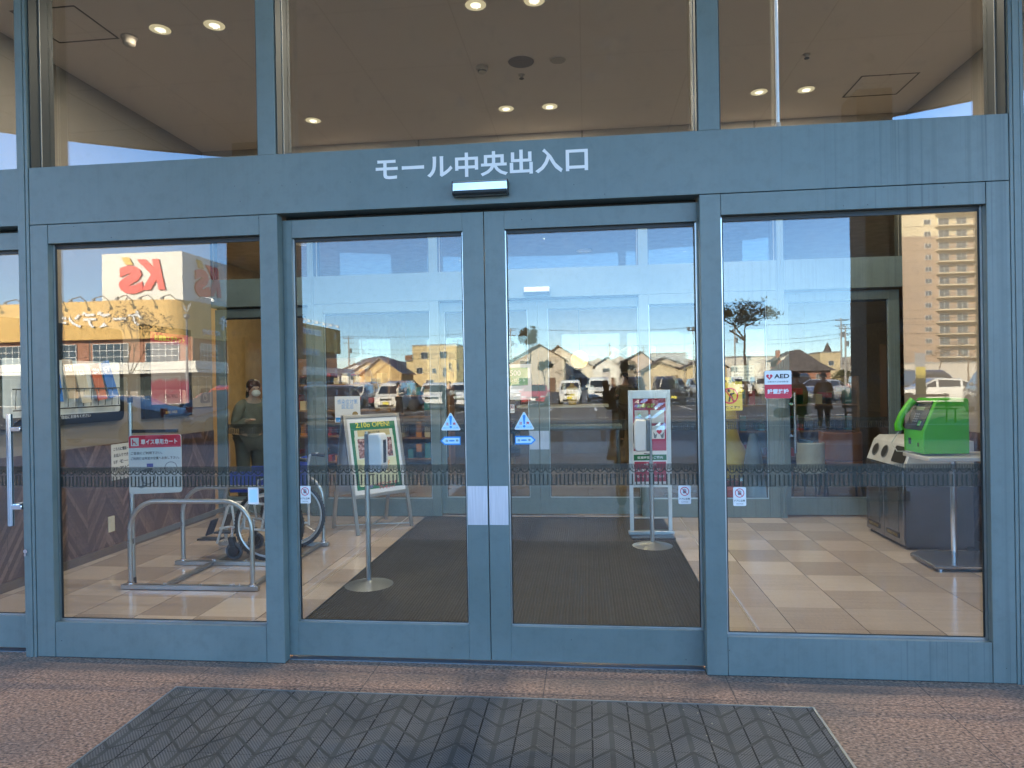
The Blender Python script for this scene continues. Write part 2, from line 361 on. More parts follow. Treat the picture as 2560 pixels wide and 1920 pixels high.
def fixed(root, y0, xa, xi, xj, xb, g):
    "fixed light: stiles xa..xi and xj..xb, rails between"
    w_ = bpy.data.objects.new('fixed_window', None); C.objects.link(w_); w_.parent = root
    b = MB(); D = .062
    b.box(xa+.0015, xi-.0012, y0, y0+D, .004, 2.4265); b.box(xj+.0012, xb, y0, y0+D, .004, 2.4265)
    b.box(xi+.0012, xj-.0012, y0+.0015, y0+D, .004, .198); b.box(xi+.0012, xj-.0012, y0+.0015, y0+D, 2.321, 2.4265)
    b.out('window_frame', FR, w_, bevel=.0016)
    for zz in (.004, 2.321):
        box('joint', DK, xi-.004, xi+.004, y0+.004, y0+D-.004, zz+.003, zz+(.19 if zz < 1 else .1), w_)
        box('joint', DK, xj-.004, xj+.004, y0+.004, y0+D-.004, zz+.003, zz+(.19 if zz < 1 else .1), w_)
    bead(w_, xi+.0005, xj-.0005, .1985, 2.3205, y0+.05, w_=.01); pane(w_, xi+.002, xj-.002, .199, 2.32, y0+.05, g)
    return w_
def leaf(root, y0, xl, xgl, xgr, xr, g, plate_side=0):
    dr = bpy.data.objects.new('sliding_door', None); C.objects.link(dr); dr.parent = root; y = y0+.07; D = .042
    b = MB(); b.box(xl, xgl, y, y+D, .02, 2.408); b.box(xgr, xr, y, y+D, .02, 2.408); b.box(xgl, xgr, y+.0008, y+D, .02, .203); b.box(xgl, xgr, y+.0008, y+D, 2.31, 2.408)
    b.out('door_frame', FR, dr, bevel=.0016)
    bead(dr, xgl, xgr, .2035, 2.3095, y+.034, w_=.006, dark=.005); pane(dr, xgl+.001, xgr-.001, .2045, 2.309, y+.034, g)
    if plate_side:
        a = (xgr+.004, xr-.003) if plate_side > 0 else (xl+.003, xgl-.004)
        box('push_plate', PLATE, a[0], a[1], y-.0025, y-.0006, .742, .949, dr)
        b = MB()
        for px in (a[0]+.008, a[1]-.008):
            for pz in (.75, .941): b.cyl((px, y-.004, pz), (px, y-.001, pz), .0028, n=8)
        b.out('screw', AL, dr)
    return dr
t = Mt('brushed_plate', (.6, .6, .63), .42, .75); n1 = t.noise(6, 4, stretch=(40, 1, 1)); t.color(t.ramp(n1, [(.3, (.5, .5, .55)), (.7, (.62, .62, .67))])); PLATE = t.m
BEADM = pm('bead_metal', (.42, .4, .36), .45, .3)
REV = pm('reveal_dark', (.014, .02, .021), .55)
def storefront(y0, label, g, gt, hz=4.2, inner=False):
    rt = thing('storefront', label, 'shop entrance', (0, 0, 0))
    b = MB(); b.box(-3.0935, 2.0385, y0, y0+.16, 2.43, 2.75); b.out('lintel', FR, rt, bevel=.002)
    b = MB(); b.box(-4.36, -3.166, y0+.004, y0+.16, 2.43, 2.75); b.box(2.112, 3.32, y0+.004, y0+.16, 2.43, 2.75); b.out('side_lintel', FR, rt)
    for xa, xb in ((-3.164, -3.095), (2.04, 2.11)):
        b = MB(); q = (xb-xa)
        for u0, u1, dy in ((0, .235, .003), (.25, .68, 0), (.72, .97, .003)): b.box(xa+q*u0, xa+q*u1, y0+dy-.006, y0+.2, 0, hz)
        b.box(xa+.002, xb-.003, y0+.012, y0+.19, 0, hz); b.out('pillar', FR, rt, bevel=.0015)
    for xa, xb in ((-1.745, -1.644), (.584, .688)): MB().box(xa, xb, y0+.002, y0+.15, 2.7505, hz).out('mullion', FR, rt, bevel=.002)
    # upper lights, glass set back in dark reveals with a bright bead
    for xa, xb in ((-4.36, -3.164), (-3.094, -1.7455), (-1.6435, .5835), (.6885, 2.0395), (2.11, 3.32)):
        tw = bpy.data.objects.new('transom_window', None); C.objects.link(tw); tw.parent = rt
        b = MB()
        for u, v_ in ((xa, xa+.006), (xb-.006, xb)): b.box(u, v_, y0+.012, y0+.19, 2.7505, hz)
        b.out('reveal', REV, tw)
        b = MB(); b.box(xa+.006, xa+.0105, y0+.085, y0+.09, 2.7505, hz); b.box(xb-.0105, xb-.006, y0+.085, y0+.09, 2.7505, hz); b.out('bead', BEADM, tw)
        pane(tw, xa+.006, xb-.006, 2.7508, hz, y0+.15, gt, band=False)
    for a in ((-3.095, -2.986, -1.745, -1.642), (.581, .686, 1.932, 2.0385)): fixed(rt, y0, *a, g)
    leaf(rt, y0, -1.70, -1.594, -.645, -.5305, g, 1); leaf(rt, y0, -.5265, -.4185, .577, .68, g, -1)
    dl = leaf(rt, y0, -4.33, -4.22, -3.222, -3.1665, g, 0); leaf(rt, y0, 2.113, 2.17, 3.19, 3.3, g, 0)
    if inner:
        MB().cyl((2.205, y0+.02, .69), (2.205, y0+.02, 1.335), .0165, n=14).out('handle', CHR, rt); MB().box(2.15, 2.21, y0+.03, y0+.069, .86, .885).out('handle_bracket', CHR, rt); MB().box(2.15, 2.21, y0+.03, y0+.069, 1.2, 1.225).out('handle_bracket', CHR, rt)
    else:
        h = MB(); h.cyl((-3.243, y0+.0, .738), (-3.243, y0+.0, 1.369), .0165, n=16); ho = h.out('handle', CHR, dl)
        h = MB()
        for zz in (.842, 1.283): h.box(-3.235, -3.172, y0-.008, y0+.012, zz-.013, zz+.013)
        h.box(-3.24, -3.2, y0+.01, y0+.07, .85, .86); h.out('handle_bracket', CHR, dl, bevel=.003)
        b = MB(); b.cyl((-3.148, y0-.014, .596), (-3.148, y0+.0, .596), .012, n=14); b.cyl((-3.148, y0-.016, .577), (-3.148, y0+.0, .577), .007, n=10); b.out('lock', CHR, rt)
    # dark door pocket above the leaves, threshold track below
    b = MB(); b.box(-1.642, .581, y0+.115, y0+.16, 2.38, 2.4299); b.box(-4.33, -3.165, y0+.115, y0+.16, 2.38, 2.4299); b.out('door_pocket', DK, rt)
    b = MB(); b.box(-1.641, .58, y0+.055, y0+.13, .0005, .006); b.box(-4.33, -3.165, y0+.055, y0+.13, .0005, .006); b.out('threshold_track', GREYP, rt)
    b = MB()
    for xa, xb in ((-3.09, -1.644), (.583, 2.035)): b.box(xa, xb, y0+.004, y0+.058, 0, .0045)
    b.out('sill_seal', DK, rt)
    rr = random.Random(3); b = MB()
    for i in range(26):
        px = rr.uniform(-3.05, 2.0); pz = rr.choice([rr.uniform(.03, .18), 2.34, 2.41, rr.uniform(2.45, 2.6)])
        b.cyl((px, y0-.0004, pz), (px, y0+.002, pz), .0022, n=6)
    b.out('rivet', DK, rt)
    return rt
storefront(0, 'outer blue-grey painted steel and glass mall entrance front with lettered lintel', GLASS, GLASST)
storefront(4.03, 'inner blue-grey glazed door front at the far side of the tiled vestibule', GLASSI, GLASSI, inner=True)

# lintel lettering
o = text('entrance_lettering', WHP, None, 'モール中央出入口', frame_of((-.531, -.0012, 2.638), FRONT), w=1.118, h=.128, bold=.022, t=.001)
tag(o, 'white Japanese lettering naming the central mall entrance on the steel lintel', 'sign')
def sensor(y0, label):
    s = thing('door_sensor', label, 'sensor', (-.526, y0, 2.503))
    MB().prism([(-.001, -.032), (-.045, -.031), (-.062, -.016), (-.062, .026), (-.052, .036), (-.001, .036)], 'x', -.141, .141).out('housing', pm('sensor_silver', (.8, .84, .85), .3, .8) if y0 < 1 else WH, s, bevel=.002)
    MB().prism([(-.042, -.0315), (-.0645, -.0145), (-.0655, -.029), (-.06, -.036), (-.04, -.036)], 'x', -.138, .138).out('lens', DK, s)
    b = MB(); b.box(-.145, -.141, -.062, -.001, -.034, .037); b.box(.141, .145, -.062, -.001, -.034, .037); b.out('end_cap', BLKP, s, bevel=.002)
sensor(0, 'silver automatic door sensor on the outer lintel under the white lettering')
sensor(4.03, 'pale door sensor on the inner lintel seen through the right sliding door')

# ---------------- stickers on the glass
def sticker(name, label, cat, x, z, y, w_, h_, group=None): return thing(name, label, cat, (x, y, z), 0, group), frame_of((0, 0, 0), FRONT)
def triangle(x, label):
    s, M = sticker('warning_sticker', label, 'sticker', x, 1.248, .1005, .104, .093)
    def tri(k, n=5):
        P = [(-.046*k, .003), (.046*k, .003), (0, .003+.082*k)]; out = []; cx, cy = 0, .030
        for i, p in enumerate(P):
            q = (p[0]*1, p[1]); a0 = (-150, -30, 90)[i]
            for j in range(n):
                a = R(a0-60+120*j/(n-1)); out.append((q[0]+.006*k*math.cos(a), q[1]+.006*k*math.sin(a)))
        return out
    MB().prism(tri(1), 'z', 0, .0006, M).out('backing', WHP, s)
    MB().prism([(a*.9, .0045+b_*.9) for a, b_ in tri(1)], 'z', .0006, .001, M).out('face', LBLUE, s)
    MB().prism([(-.008, .07), (-.004, .076), (.004, .076), (.008, .07), (.0035, .026), (-.0035, .026)], 'z', .001, .0014, M).out('exclamation_mark', BLUE, s)
    MB().prism([(.007*math.cos(R(a)), .015+.007*math.sin(R(a))) for a in range(0, 360, 24)], 'z', .001, .0014, M).out('dot', BLUE, s)
    text('lettering', REDP, s, '注', M, h=.016, w=.017, bold=.02, t=.0015, at=(-.019, .032)); text('lettering', REDP, s, '意', M, h=.016, w=.017, bold=.02, t=.0015, at=(.019, .032))
    text('small_print', BLUE, s, '自動ドア', M, h=.006, w=.03, t=.0015, at=(-.027, .011)); text('small_print', BLUE, s, '注意', M, h=.006, w=.028, t=.0015, at=(.027, .011))
triangle(-.731, 'triangular blue and white caution sticker on the left sliding door'); triangle(-.333, 'triangular blue and white caution sticker on the right sliding door')
def arrow(x, sgn, label):
    s, M = sticker('arrow_sticker', label, 'sticker', x, 1.189, .1005, .12, .046)
    P = [(-.048, -.023), (.04, -.023), (.064, 0), (.04, .023), (-.048, .023)]; Q = [(-.043, -.0155), (.037, -.0155), (.054, 0), (.037, .0155), (-.043, .0155)]
    f_ = lambda L: [(sgn*a, b_) for a, b_ in L]
    MB().prism(f_(P), 'z', 0, .0006, M).out('backing', BLUE, s); MB().prism(f_(Q), 'z', .0006, .001, M).out('face', LBLUE, s)
    text('lettering', GREYP, s, '自', M, h=.014, w=.012, bold=.02, t=.0015, at=(-.027, 0)); text('lettering', GREYP, s, '動', M, h=.014, w=.013, bold=.02, t=.0015, at=(.03, 0))
    MB().prism([(.017*math.cos(R(a)), .0042*math.sin(R(a))) for a in range(0, 360, 20)], 'z', .001, .0014, M).out('oval_mark', BLUE, s)
arrow(-.727, -1, 'blue and white arrow sticker pointing left on the left sliding door'); arrow(-.336, 1, 'blue and white arrow sticker pointing right on the right sliding door')
def caution(x, y, label, s_=1.0, z=.8975):
    s, M = sticker('caution_sticker', label, 'sticker', x, z, y, .064, .095)
    if s_ != 1: s.scale = (s_, 1, s_)
    plate('backing', WHP, s, M, .064, .096, .006, 0, .0006); c0 = (0, .018)
    ring('prohibition_ring', REDP, s, M, .0195, .023, .0006, .0012, at=c0)
    b = MB(); b.add([(-.0165, .0345-.000, .0012), (-.0143, .0367, .0012), (.0165, .0017, .0012), (.0143, -.0005, .0012)], [(0, 1, 2, 3)], M)
    b.out('prohibition_bar', REDP, s)
    b = MB()
    for i, q in enumerate((.012, .0145, .0135, .011)): b.box(-.0085+i*.0045, -.0055+i*.0045, -.0008, -.0006, .016, .018+q)
    b.box(-.0085, .0085, -.0008, -.0006, .008, .018); b.out('hand_pictogram', GREYP, s)
    text('lettering', BLKINK, s, 'ドアに注意', M, h=.011, w=.052, bold=.02, t=.0012, at=(0, -.021)); text('small_print', BLKINK, s, 'CAUTION', M, h=.006, w=.034, t=.0012, at=(0, -.037))
caution(-1.556, .1005, 'white no-hands caution sticker on the left sliding door by the frame'); caution(.4985, .1005, 'white no-hands caution sticker on the right sliding door by the frame'); caution(.765, .0475, 'white no-hands caution sticker on the right fixed window below the frieze')
caution(-1.03, 4.125, 'small grey-white caution sticker on the inner door left of the arrow sticker', z=1.17); caution(-.84, 4.125, 'small white caution sticker on the inner door behind the arrow sticker', z=1.2)
s, M = sticker('blank_sticker', 'plain white rounded tag at the right edge of the left fixed window', 'sticker', -1.8285, .8995, .0475, .063, .09); plate('backing', WHP, s, M, .061, .092, .006, 0, .0015); plate('inner_panel', LBLUE, s, M, .045, .07, .005, .0015, .002)
s, M = sticker('defibrillator_sign', 'red and white AED sticker with heart on the right fixed window', 'sign', .9625, 1.464, .0475, .131, .14)
plate('backing', WHP, s, M, .131, .14, .008, 0, .0006)
MB().prism([(-.0655, 0), (.0655, 0), (.0655, -.062), (.0575, -.07), (-.0575, -.07), (-.0655, -.062)], 'z', .0006, .001, M).out('red_panel', REDP, s)
hp = []
for i in range(24):
    a = 2*math.pi*i/24; hp.append((-.042+.001*16*math.sin(a)**3, .04+.001*(13*math.cos(a)-5*math.cos(2*a)-2*math.cos(3*a)-math.cos(4*a))))
MB().prism(hp, 'z', .0006, .0011, M).out('heart', REDP, s)
MB().add([(-.0425, .05, .0014), (-.038, .05, .0014), (-.041, .042, .0014), (-.037, .042, .0014), (-.045, .029, .0014), (-.0425, .038, .0014), (-.047, .038, .0014)], [(0, 1, 2, 5, 6), (2, 3, 4)], M).out('bolt_mark', WHP, s)
text('lettering', BLKINK, s, 'AED', M, h=.022, w=.074, bold=.03, t=.0012, at=(.018, .042)); text('small_print', BLKINK, s, '自動体外式除細動器', M, h=.008, w=.1, t=.0012, at=(0, .014)); text('white_lettering', WHP, s, '設置施設', M, h=.026, w=.105, bold=.03, t=.0014, at=(0, -.035))
# signs on the inner front
YEL = pm('yellow_print', (.72, .62, .08), .45, var=.03); GRN = pm('green_print', (.01, .16, .06), .4, var=.04)
s, M = sticker('phone_ban_sign', 'yellow sign with red ring forbidding phone use while walking, on the inner glass', 'sign', 1.54, 1.33, 4.075, .2, .36)
plate('backing', YEL, s, M, .26, .36, 0, 0, .001); ring('prohibition_ring', REDP, s, M, .072, .088, .001, .002, at=(0, -.02))
b = MB(); b.add([(-.056, .04, .0022), (-.048, .048, .0022), (.056, -.08, .0022), (.048, -.088, .0022)], [(0, 1, 2, 3)], M); b.out('prohibition_bar', REDP, s)
MB().prism([(-.02, -.085), (.0, -.085), (.01, -.04), (.03, -.085), (.045, -.08), (.022, -.01), (.05, 0), (.045, .012), (.005, .01), (-.01, -.03)], 'z', .001, .0016, M).out('walker_pictogram', BLKINK, s)
MB().ball((-.01, -.002, .036), .017, .001, .017).out('pictogram_head', BLKINK, s); text('lettering', BLKINK, s, '歩きスマホ', M, h=.032, w=.22, bold=.02, t=.0012, at=(0, .135)); text('lettering', BLKINK, s, '危険です!!', M, h=.032, w=.2, bold=.02, t=.0012, at=(0, -.145))
s, M = sticker('notice_sheet', 'pale green paper notice on the inner glass above the yellow sign', 'notice', 1.68, 1.55, 4.075, .2, .18); plate('sheet', pm('pale_paper', (.45, .55, .5), .6), s, M, .24, .17, 0, 0, .001)
for i in range(4): text('lettering', BLKINK, s, ['店内では', '携帯電話のご使用は', 'お静かにお願い', 'いたします'][i], M, h=.022, w=.2, t=.0012, at=(0, .055-.037*i))
s, M = sticker('poster', 'pale green poster with white lettering on the inner left sliding door', 'poster', -.79, 1.5, 4.098, .3, .3); plate('sheet', WHP, s, M, .36, .4, 0, 0, .001); plate('green_panel', pm('leaf_green', (.2, .4, .2), .6), s, M, .28, .2, 0, .001, .0016, at=(0, .06)); text('lettering', WHP, s, '500', M, h=.06, w=.12, t=.002, at=(0, .1)); text('lettering', WHP, s, 'プレゼント', M, h=.04, w=.22, t=.002, at=(0, .02))
s, M = sticker('certificate_notice', 'white and blue certified-shop notice on the inner left window', 'notice', -2.73, 1.22, 4.075, .3, .3); plate('sheet', WHP, s, M, .3, .3, 0, 0, .001); text('lettering', BLUE, s, '感染症対策\n認定店', M, h=.11, w=.24, t=.0015, at=(0, .06)); plate('blue_strip', BLUE, s, M, .12, .05, 0, .001, .0016, at=(-.08, -.12)); MB().ball((.09, -.002, -.06), .035, .001, .035).out('gold_seal', pm('gold_seal', (.35, .22, .05), .4), s)

# ---------------- vestibule shell
t = Mt('herringbone_wood', (.09, .05, .04), .42); x, y, z = t.xyz(); W_ = .46
u = ((y+50)/W_).frac(); zz = ((u-.5).abs()*W_*2.0*.75)+z; col_i = ((y+50)/W_).floor(); pk = (zz/.062).floor(); half = u.gt(.5); rnd = t.cell(pk, col_i*2+half); gr = t.noise(7, 6, stretch=(1, 1, 5)); gr2 = t.noise(30, 4, stretch=(1, 1, 8))
v = rnd*.55+gr*.35+gr2*.2
c = t.ramp(v, [(.2, (.04, .022, .018)), (.5, (.085, .048, .04)), (.85, (.2, .125, .1))]); c = t.mix(line(zz, .062, .004).mx(line(y, W_/2, .004)), c, (.03, .016, .014)); t.color(c); HERR = t.m
struct(box('left_wall', CREAM, -4.6, -4.336, .2, 4.03, 1.0, 4.21)); w1 = struct(box('left_wall_panelling', HERR, -4.6, -4.33, .2, 4.03, .07, 1.0))
struct(box('right_wall', CREAM, 3.306, 3.6, .2, 4.03, 1.0, 4.21)); struct(box('right_wall_panelling', HERR, 3.3, 3.6, .2, 4.03, .07, 1.0))
SK = pm('skirting', (.1, .075, .06), .5)
struct(box('skirting', SK, -4.6, -4.32, .2, 4.03, 0, .0698)); struct(box('skirting', SK, 3.29, 3.6, .2, 4.03, 0, .0698))
CEIL = pm('ceiling_board', (.75, .655, .58), .8, var=.02, scale=.5)
struct(box('vestibule_ceiling', CEIL, -4.6, 3.6, .2, 4.3, 4.2, 4.35)); struct(box('vestibule_bulkhead', CEIL, -4.6, 3.6, 4.24, 4.3, 3.72, 4.199))
def downlight(x, y, z, label):
    o = thing('downlight', label, 'downlight', (x, y, z), 0, 'recessed ceiling lights of the vestibule')
    MB().lathe([(.098, -.0005), (.104, -.004), (.088, -.005), (.076, -.001)], n=28).out('trim_ring', CEIL, o)
    MB().lathe([(.0005, -.0052), (.074, -.0052), (.074, -.002), (.0005, -.002)], n=28).out('reflector', em('lamp_reflector', (1, .8, .48), .1), o)
    MB().lathe([(.0005, -.0085), (.03, -.0085), (.038, -.0055), (.0005, -.0055)], n=20).out('bulb', em('lamp_bulb', (1, .87, .62), .32), o)
DL = [(-3.14, 1.31, 'left of the front pair above the left fixed window'), (-2.71, 1.31, 'right of the front pair above the left fixed window'), (-.74, 1.31, 'left of the front pair above the doors'), (-.32, 1.31, 'right of the front pair above the doors'),
      (-2.72, 3.19, 'alone at the rear near the left mullion'), (-.74, 3.19, 'left of the rear pair above the doors'), (-.31, 3.2, 'right of the rear pair above the doors'), (1.67, 3.16, 'left of the rear pair beside the white pole'), (2.1, 3.17, 'right of the rear pair above the right window'), (1.67, 1.31, 'front right, near the top edge'), (2.1, 1.31, 'front right beside it, near the pillar')]
for x, y, l in DL[:9]: downlight(x, y, 4.2, 'recessed ceiling light, '+l)
def hatch(x, y, label):
    o = thing('access_hatch', label, 'ceiling hatch', (x, y, 4.2)); LN = pm('hatch_joint', (.07, .055, .045), .7)
    b = MB()
    for a in ((-.25, .25, -.235, -.222), (-.25, .25, .222, .235), (-.25, -.237, -.222, .222), (.237, .25, -.222, .222)): b.box(a[0], a[1], a[2], a[3], -.003, -.0005)
    b.out('frame', LN, o); MB().box(-.234, .234, -.219, .219, -.002, -.0005).out('panel', CEIL, o); MB().cyl((0, -.228, -.006), (0, -.228, -.001), .008, n=10).out('latch', DK, o)
hatch(2.76, 3.18, 'square access hatch in the ceiling above the right fixed window'); hatch(-3.78, 1.16, 'square access hatch in the ceiling above the left fixed window')
BEI = pm('beige_plastic', (.42, .37, .31), .5, var=.03)
def det(x, y, label):
    o = thing('smoke_detector', label, 'detector', (x, y, 4.2)); MB().lathe([(.05, 0), (.055, -.018), (.05, -.026), (.038, -.03), (.036, -.05), (.02, -.058), (.0005, -.058)], n=20).out('body', BEI, o)
    MB().lathe([(.037, -.034), (.0385, -.036), (.0385, -.046), (.037, -.048)], n=20).out('grille', REC, o)
det(-.84, 2.27, 'round smoke detector on the ceiling left of the speaker'); 
o = thing('emergency_lamp', 'bulging round cap lamp on the ceiling between hatch and left lights', 'ceiling lamp', (-3.44, 1.38, 4.2)); MB().lathe([(.05, 0), (.052, -.02), (.045, -.03), (.044, -.06), (.03, -.072), (.0005, -.075)], n=20).out('cap', BEI, o); MB().lathe([(.058, -.0005), (.058, -.02), (.0535, -.022), (.0535, -.0005)], n=20).out('base', BEI, o)
o = thing('ceiling_speaker', 'round brown ceiling speaker between detector and disc', 'speaker', (-.5, 2.22, 4.2)); MB().lathe([(.11, -.0005), (.108, -.007), (.09, -.009), (.0005, -.009)], n=28).out('grille', pm('speaker_cloth', (.2, .165, .14), .8), o); MB().lathe([(.118, -.0005), (.118, -.004), (.111, -.006), (.111, -.0005)], n=28).out('rim', CEIL, o)
o = thing('ceiling_disc', 'small pale disc cover on the ceiling right of the speaker', 'ceiling cover', (-.19, 2.24, 4.2)); MB().lathe([(.065, -.0005), (.06, -.008), (.0005, -.01)], n=24).out('cover', BEI, o); MB().lathe([(.073, -.0005), (.073, -.003), (.066, -.004), (.066, -.0005)], n=24).out('rim', CEIL, o)
def spr(x, y, label):
    o = thing('sprinkler', label, 'sprinkler', (x, y, 4.2)); MB().lathe([(.03, -.0005), (.028, -.006), (.012, -.008), (.01, -.03), (.0005, -.03)], n=14).out('fitting', BEI, o); MB().lathe([(.004, -.03), (.022, -.034), (.02, -.038), (.0005, -.04)], n=14).out('deflector', DK, o)
spr(-.52, 2.47, 'small dark sprinkler head behind the ceiling speaker'); spr(1.88, 2.44, 'small dark dome fitting on the ceiling above the right fixed window')
o = thing('blind_pole', 'thin white pole standing on the lintel behind the right upper window', 'pole', (1.0, .11, 2.752)); MB().cyl((0, 0, .05), (0, 0, 1.44), .0085, n=14).out('rod', WH, o); MB().lathe([(.0105, 0), (.0135, .004), (.0135, .036), (.012, .05), (.009, .055)], n=16).out('ferrule', BEI, o)

# ---------------- mats
t = Mt('rubber_mat', (.05, .055, .06), .6); x, y, z = t.xyz(); P_ = .16; Q_ = .15
xs = (x+80.0)/P_; u = xs.frac(); tri = (((xs+.5)*.5).frac()-.5).abs()*2           # 1..0..1 zigzag over two tiles
zg = ((y+30)/Q_)+tri; s1 = ((zg.frac()-.5).abs()).gt(.44); s2 = ((u-.5).abs()).lt(.068); xm = line(x, P_, .007); ym = line(y, Q_, .003); 
hx = (x*(2*math.pi/.0135)).op('SINE'); hy = (y*(2*math.pi/.0155)).op('SINE'); holes = (hx*hy).gt(.12); st = s1.mx(s2); dot = (x*(2*math.pi/.011)).op('SINE').gt(-.1)
n1 = t.noise(3, 5); c = t.ramp(n1, [(.3, (.13, .124, .116)), (.7, (.23, .22, .205))]); c = t.mix(holes*.8, c, (.03, .03, .036)); c = t.mix(s2, c, t.ramp(n1, [(.3, (.06, .06, .055)), (.7, (.11, .108, .1))])); c = t.mix(s1, c, t.ramp(n1, [(.3, (.042, .044, .039)), (.7, (.085, .084, .075))])); c = t.mix((xm*st.inv()).mx(ym*dot*st.inv()), c, (.004, .004, .005)); 
n9 = t.noise(40, 2); c = t.mix((n9-.68).mx(0)*5, c, (.3, .28, .22)); t.color(c)
t.bump(st*.9+(holes.inv()*.6)-xm, .8, .004); OM = t.m
om = thing('entrance_mat', 'dark grey rubber zigzag-pattern mat on the granite before the doors', 'mat', (0, 0, 0))
MB().box(-2.05, .985, -2.65, -.335, .0005, .009).out('rubber_field', OM, om)
b = MB(); b.box(-2.062, .997, -.3345, -.326, .0005, .011); b.box(-2.062, -2.0505, -2.65, -.335, .0005, .011); b.box(.9855, .997, -2.65, -.335, .0005, .011); b.out('metal_edge', ALM, om)
rr = random.Random(5); b = MB()
for i in range(46):
    px = rr.uniform(-2, .95); py = -.34-abs(rr.gauss(0, .25)); q = rr.uniform(.002, .007); a = rr.uniform(0, 3.1); dx, dy = math.cos(a)*q, math.sin(a)*q
    b.add([(px-dx, py-dy, .011), (px+dy*.4, py-dx*.4, .0125), (px+dx, py+dy, .0115), (px-dy*.4, py+dx*.4, .0112)], [(0, 1, 2, 3)])
o = b.out('fallen_bits', pm('dry_leaf', (.5, .45, .32), .8)); tag(o, 'scattered dry leaf bits and grit on the rubber mat', 'litter', kind='stuff')
t = Mt('ribbed_carpet', (.04, .035, .03), .75); x, y, z = t.xyz(); rb = (x*(2*math.pi/.021)).op('SINE'); n1 = t.noise(2, 5); n2 = t.noise(12, 4, stretch=(1, .2, 1)); c = t.ramp(n1, [(.3, (.009, .0075, .0065)), (.7, (.016, .0135, .0115))]); c = t.mix(rb.gt(.55)*.8, c, (.05, .042, .034)); c = t.mix((n2-.5).mx(0)*1.2, c, (.015, .013, .012)); c = t.mix(line(y, .55, .005, .35).mx(line(x, .55, .003, .12)), c, (.012, .01, .01)); t.color(c); t.rough(n1*.3+.45); t.bump(rb, .5, .003)
im = thing('carpet_mat', 'dark brown ribbed carpet mat filling the vestibule centre aisle', 'mat', (0, 0, 0)); MB().box(-1.81, .787, .14, 4.02, .0005, .006).out('carpet_field', t.m, im)
b = MB(); b.box(-1.822, -1.811, .14, 4.02, .0005, .008); b.box(.788, .799, .14, 4.02, .0005, .008); b.out('metal_edge', DK, im)
o = box('floor_strip', pm('brass_strip', (.75, .66, .55), .3, .6), .978, .9845, .16, 4.02, .0004, .0022); tag(o, 'thin pale metal strip set in the tiles right of the carpet mat', 'floor strip')
o = box('floor_strip', MC['brass_strip'], -2.0245, -2.018, .16, 4.02, .0004, .0022); tag(o, 'thin pale metal strip set in the tiles left of the carpet mat', 'floor strip')
# ---------------- vestibule furniture
def arch_pts(x0, x1, y, z0, z1, rad, n=7):
    P = [(x0, y, z0)]
    for i in range(n+1): a = R(180-90*i/n); P.append((x0+rad+rad*math.cos(a), y, z1-rad+rad*math.sin(a)))
    for i in range(n+1): a = R(90-90*i/n); P.append((x1-rad+rad*math.cos(a), y, z1-rad+rad*math.sin(a)))
    return P+[(x1, y, z0)]
rk = thing('wheelchair_rack', 'steel tube arch rack for wheelchairs on the tiles by the left wall', 'rack', (-2.96, 1.9, 0))
for yy in (1.255, 1.93, 2.62):
    Y = yy-1.9; MB().tube(arch_pts(-.462, .498, Y, .03, .657, .215), .0175, 14).out('arch_tube', ALM, rk)
    MB().box(-.53, .545, Y-.022, Y+.022, .002, .036).out('base_bar', ALM, rk, bevel=.003)
    b = MB()
    for px in (-.462, .498): b.lathe([(.024, .036), (.024, .05), (.019, .056)], (px, Y, 0), 14)
    for zz in (.345, .445): b.ball((-.462-.004, Y-.018, zz), .0075, n=8, m=6)
    for px in (-.19, -.175, .1, .33, .36, .4): b.cyl((px, Y-.012, .036), (px, Y-.012, .052), .005, n=8)
    b.out('fastener', CHR, rk)
STRIP = pm('grey_rail', (.17, .175, .18), .4, .4)
for px in (-.2, .47): MB().box(px-.022, px+.022, -.62, .70, .012, .03).out('floor_rail', STRIP, rk)
MB().box(-.468, -.456, -.62, .70, .33, .37).out('side_rail', STRIP, rk)
sp = thing('cart_sign', 'red and white wheelchair cart sign board on a steel pole by the rack', 'sign', (-3.432, 1.30, 0))
MB().cyl((0, 0, .06), (0, 0, 1.40), .0165, n=14).out('pole', ALM, sp)
b = MB(); b.cyl((0, 0, .0), (0, 0, .075), .021, n=14); b.cyl((0, 0, 1.395), (0, 0, 1.435), .019, n=14); b.out('pole_cap', BLKP, sp)
# the board hangs along the pole, turned slightly
M = frame_of((.195, .0, .93), (1, .28, 0)); SB = pm('sign_board', (.66, .66, .63), .4, var=.02)
plate('board', SB, sp, M, .37, .44, .02, -.004, .004)
MB().prism([(-.183, .125), (.183, .125), (.183, .2)]+[(.183-.018*(1-math.cos(R(a))), .2+.018*math.sin(R(a))) for a in (30, 60, 90)]+[(-.183+.018*(1-math.cos(R(a))), .2+.018*math.sin(R(a))) for a in (90, 60, 30)]+[(-.183, .2)], 'z', .004, .005, M).out('red_header', REDP, sp)
plate('pictogram_field', SB, sp, M, .055, .06, 0, .005, .006, at=(-.14, .17))
b = MB(); b.ball((-.006, 0, 0), .001); b = MB().prism([(-.158, .145), (-.153, .145), (-.15, .165), (-.14, .165), (-.135, .15), (-.125, .15), (-.125, .155), (-.132, .156), (-.137, .172), (-.15, .173), (-.153, .19), (-.159, .19)], 'z', .006, .007, M); b.out('pictogram', REDP, sp)
text('header_lettering', WHP, sp, '車イス専用カート', M, w=.255, h=.042, bold=.025, t=.0065, at=(.03, .168))
text('lettering', BLKINK, sp, 'ご自由にご利用下さい。', M, w=.22, h=.022, bold=.015, t=.0052, at=(-.06, .085)); text('lettering', BLKINK, sp, 'ご利用後は所定の位置へお戻し下さい。', M, w=.34, h=.022, bold=.015, t=.0052, at=(0, .045))
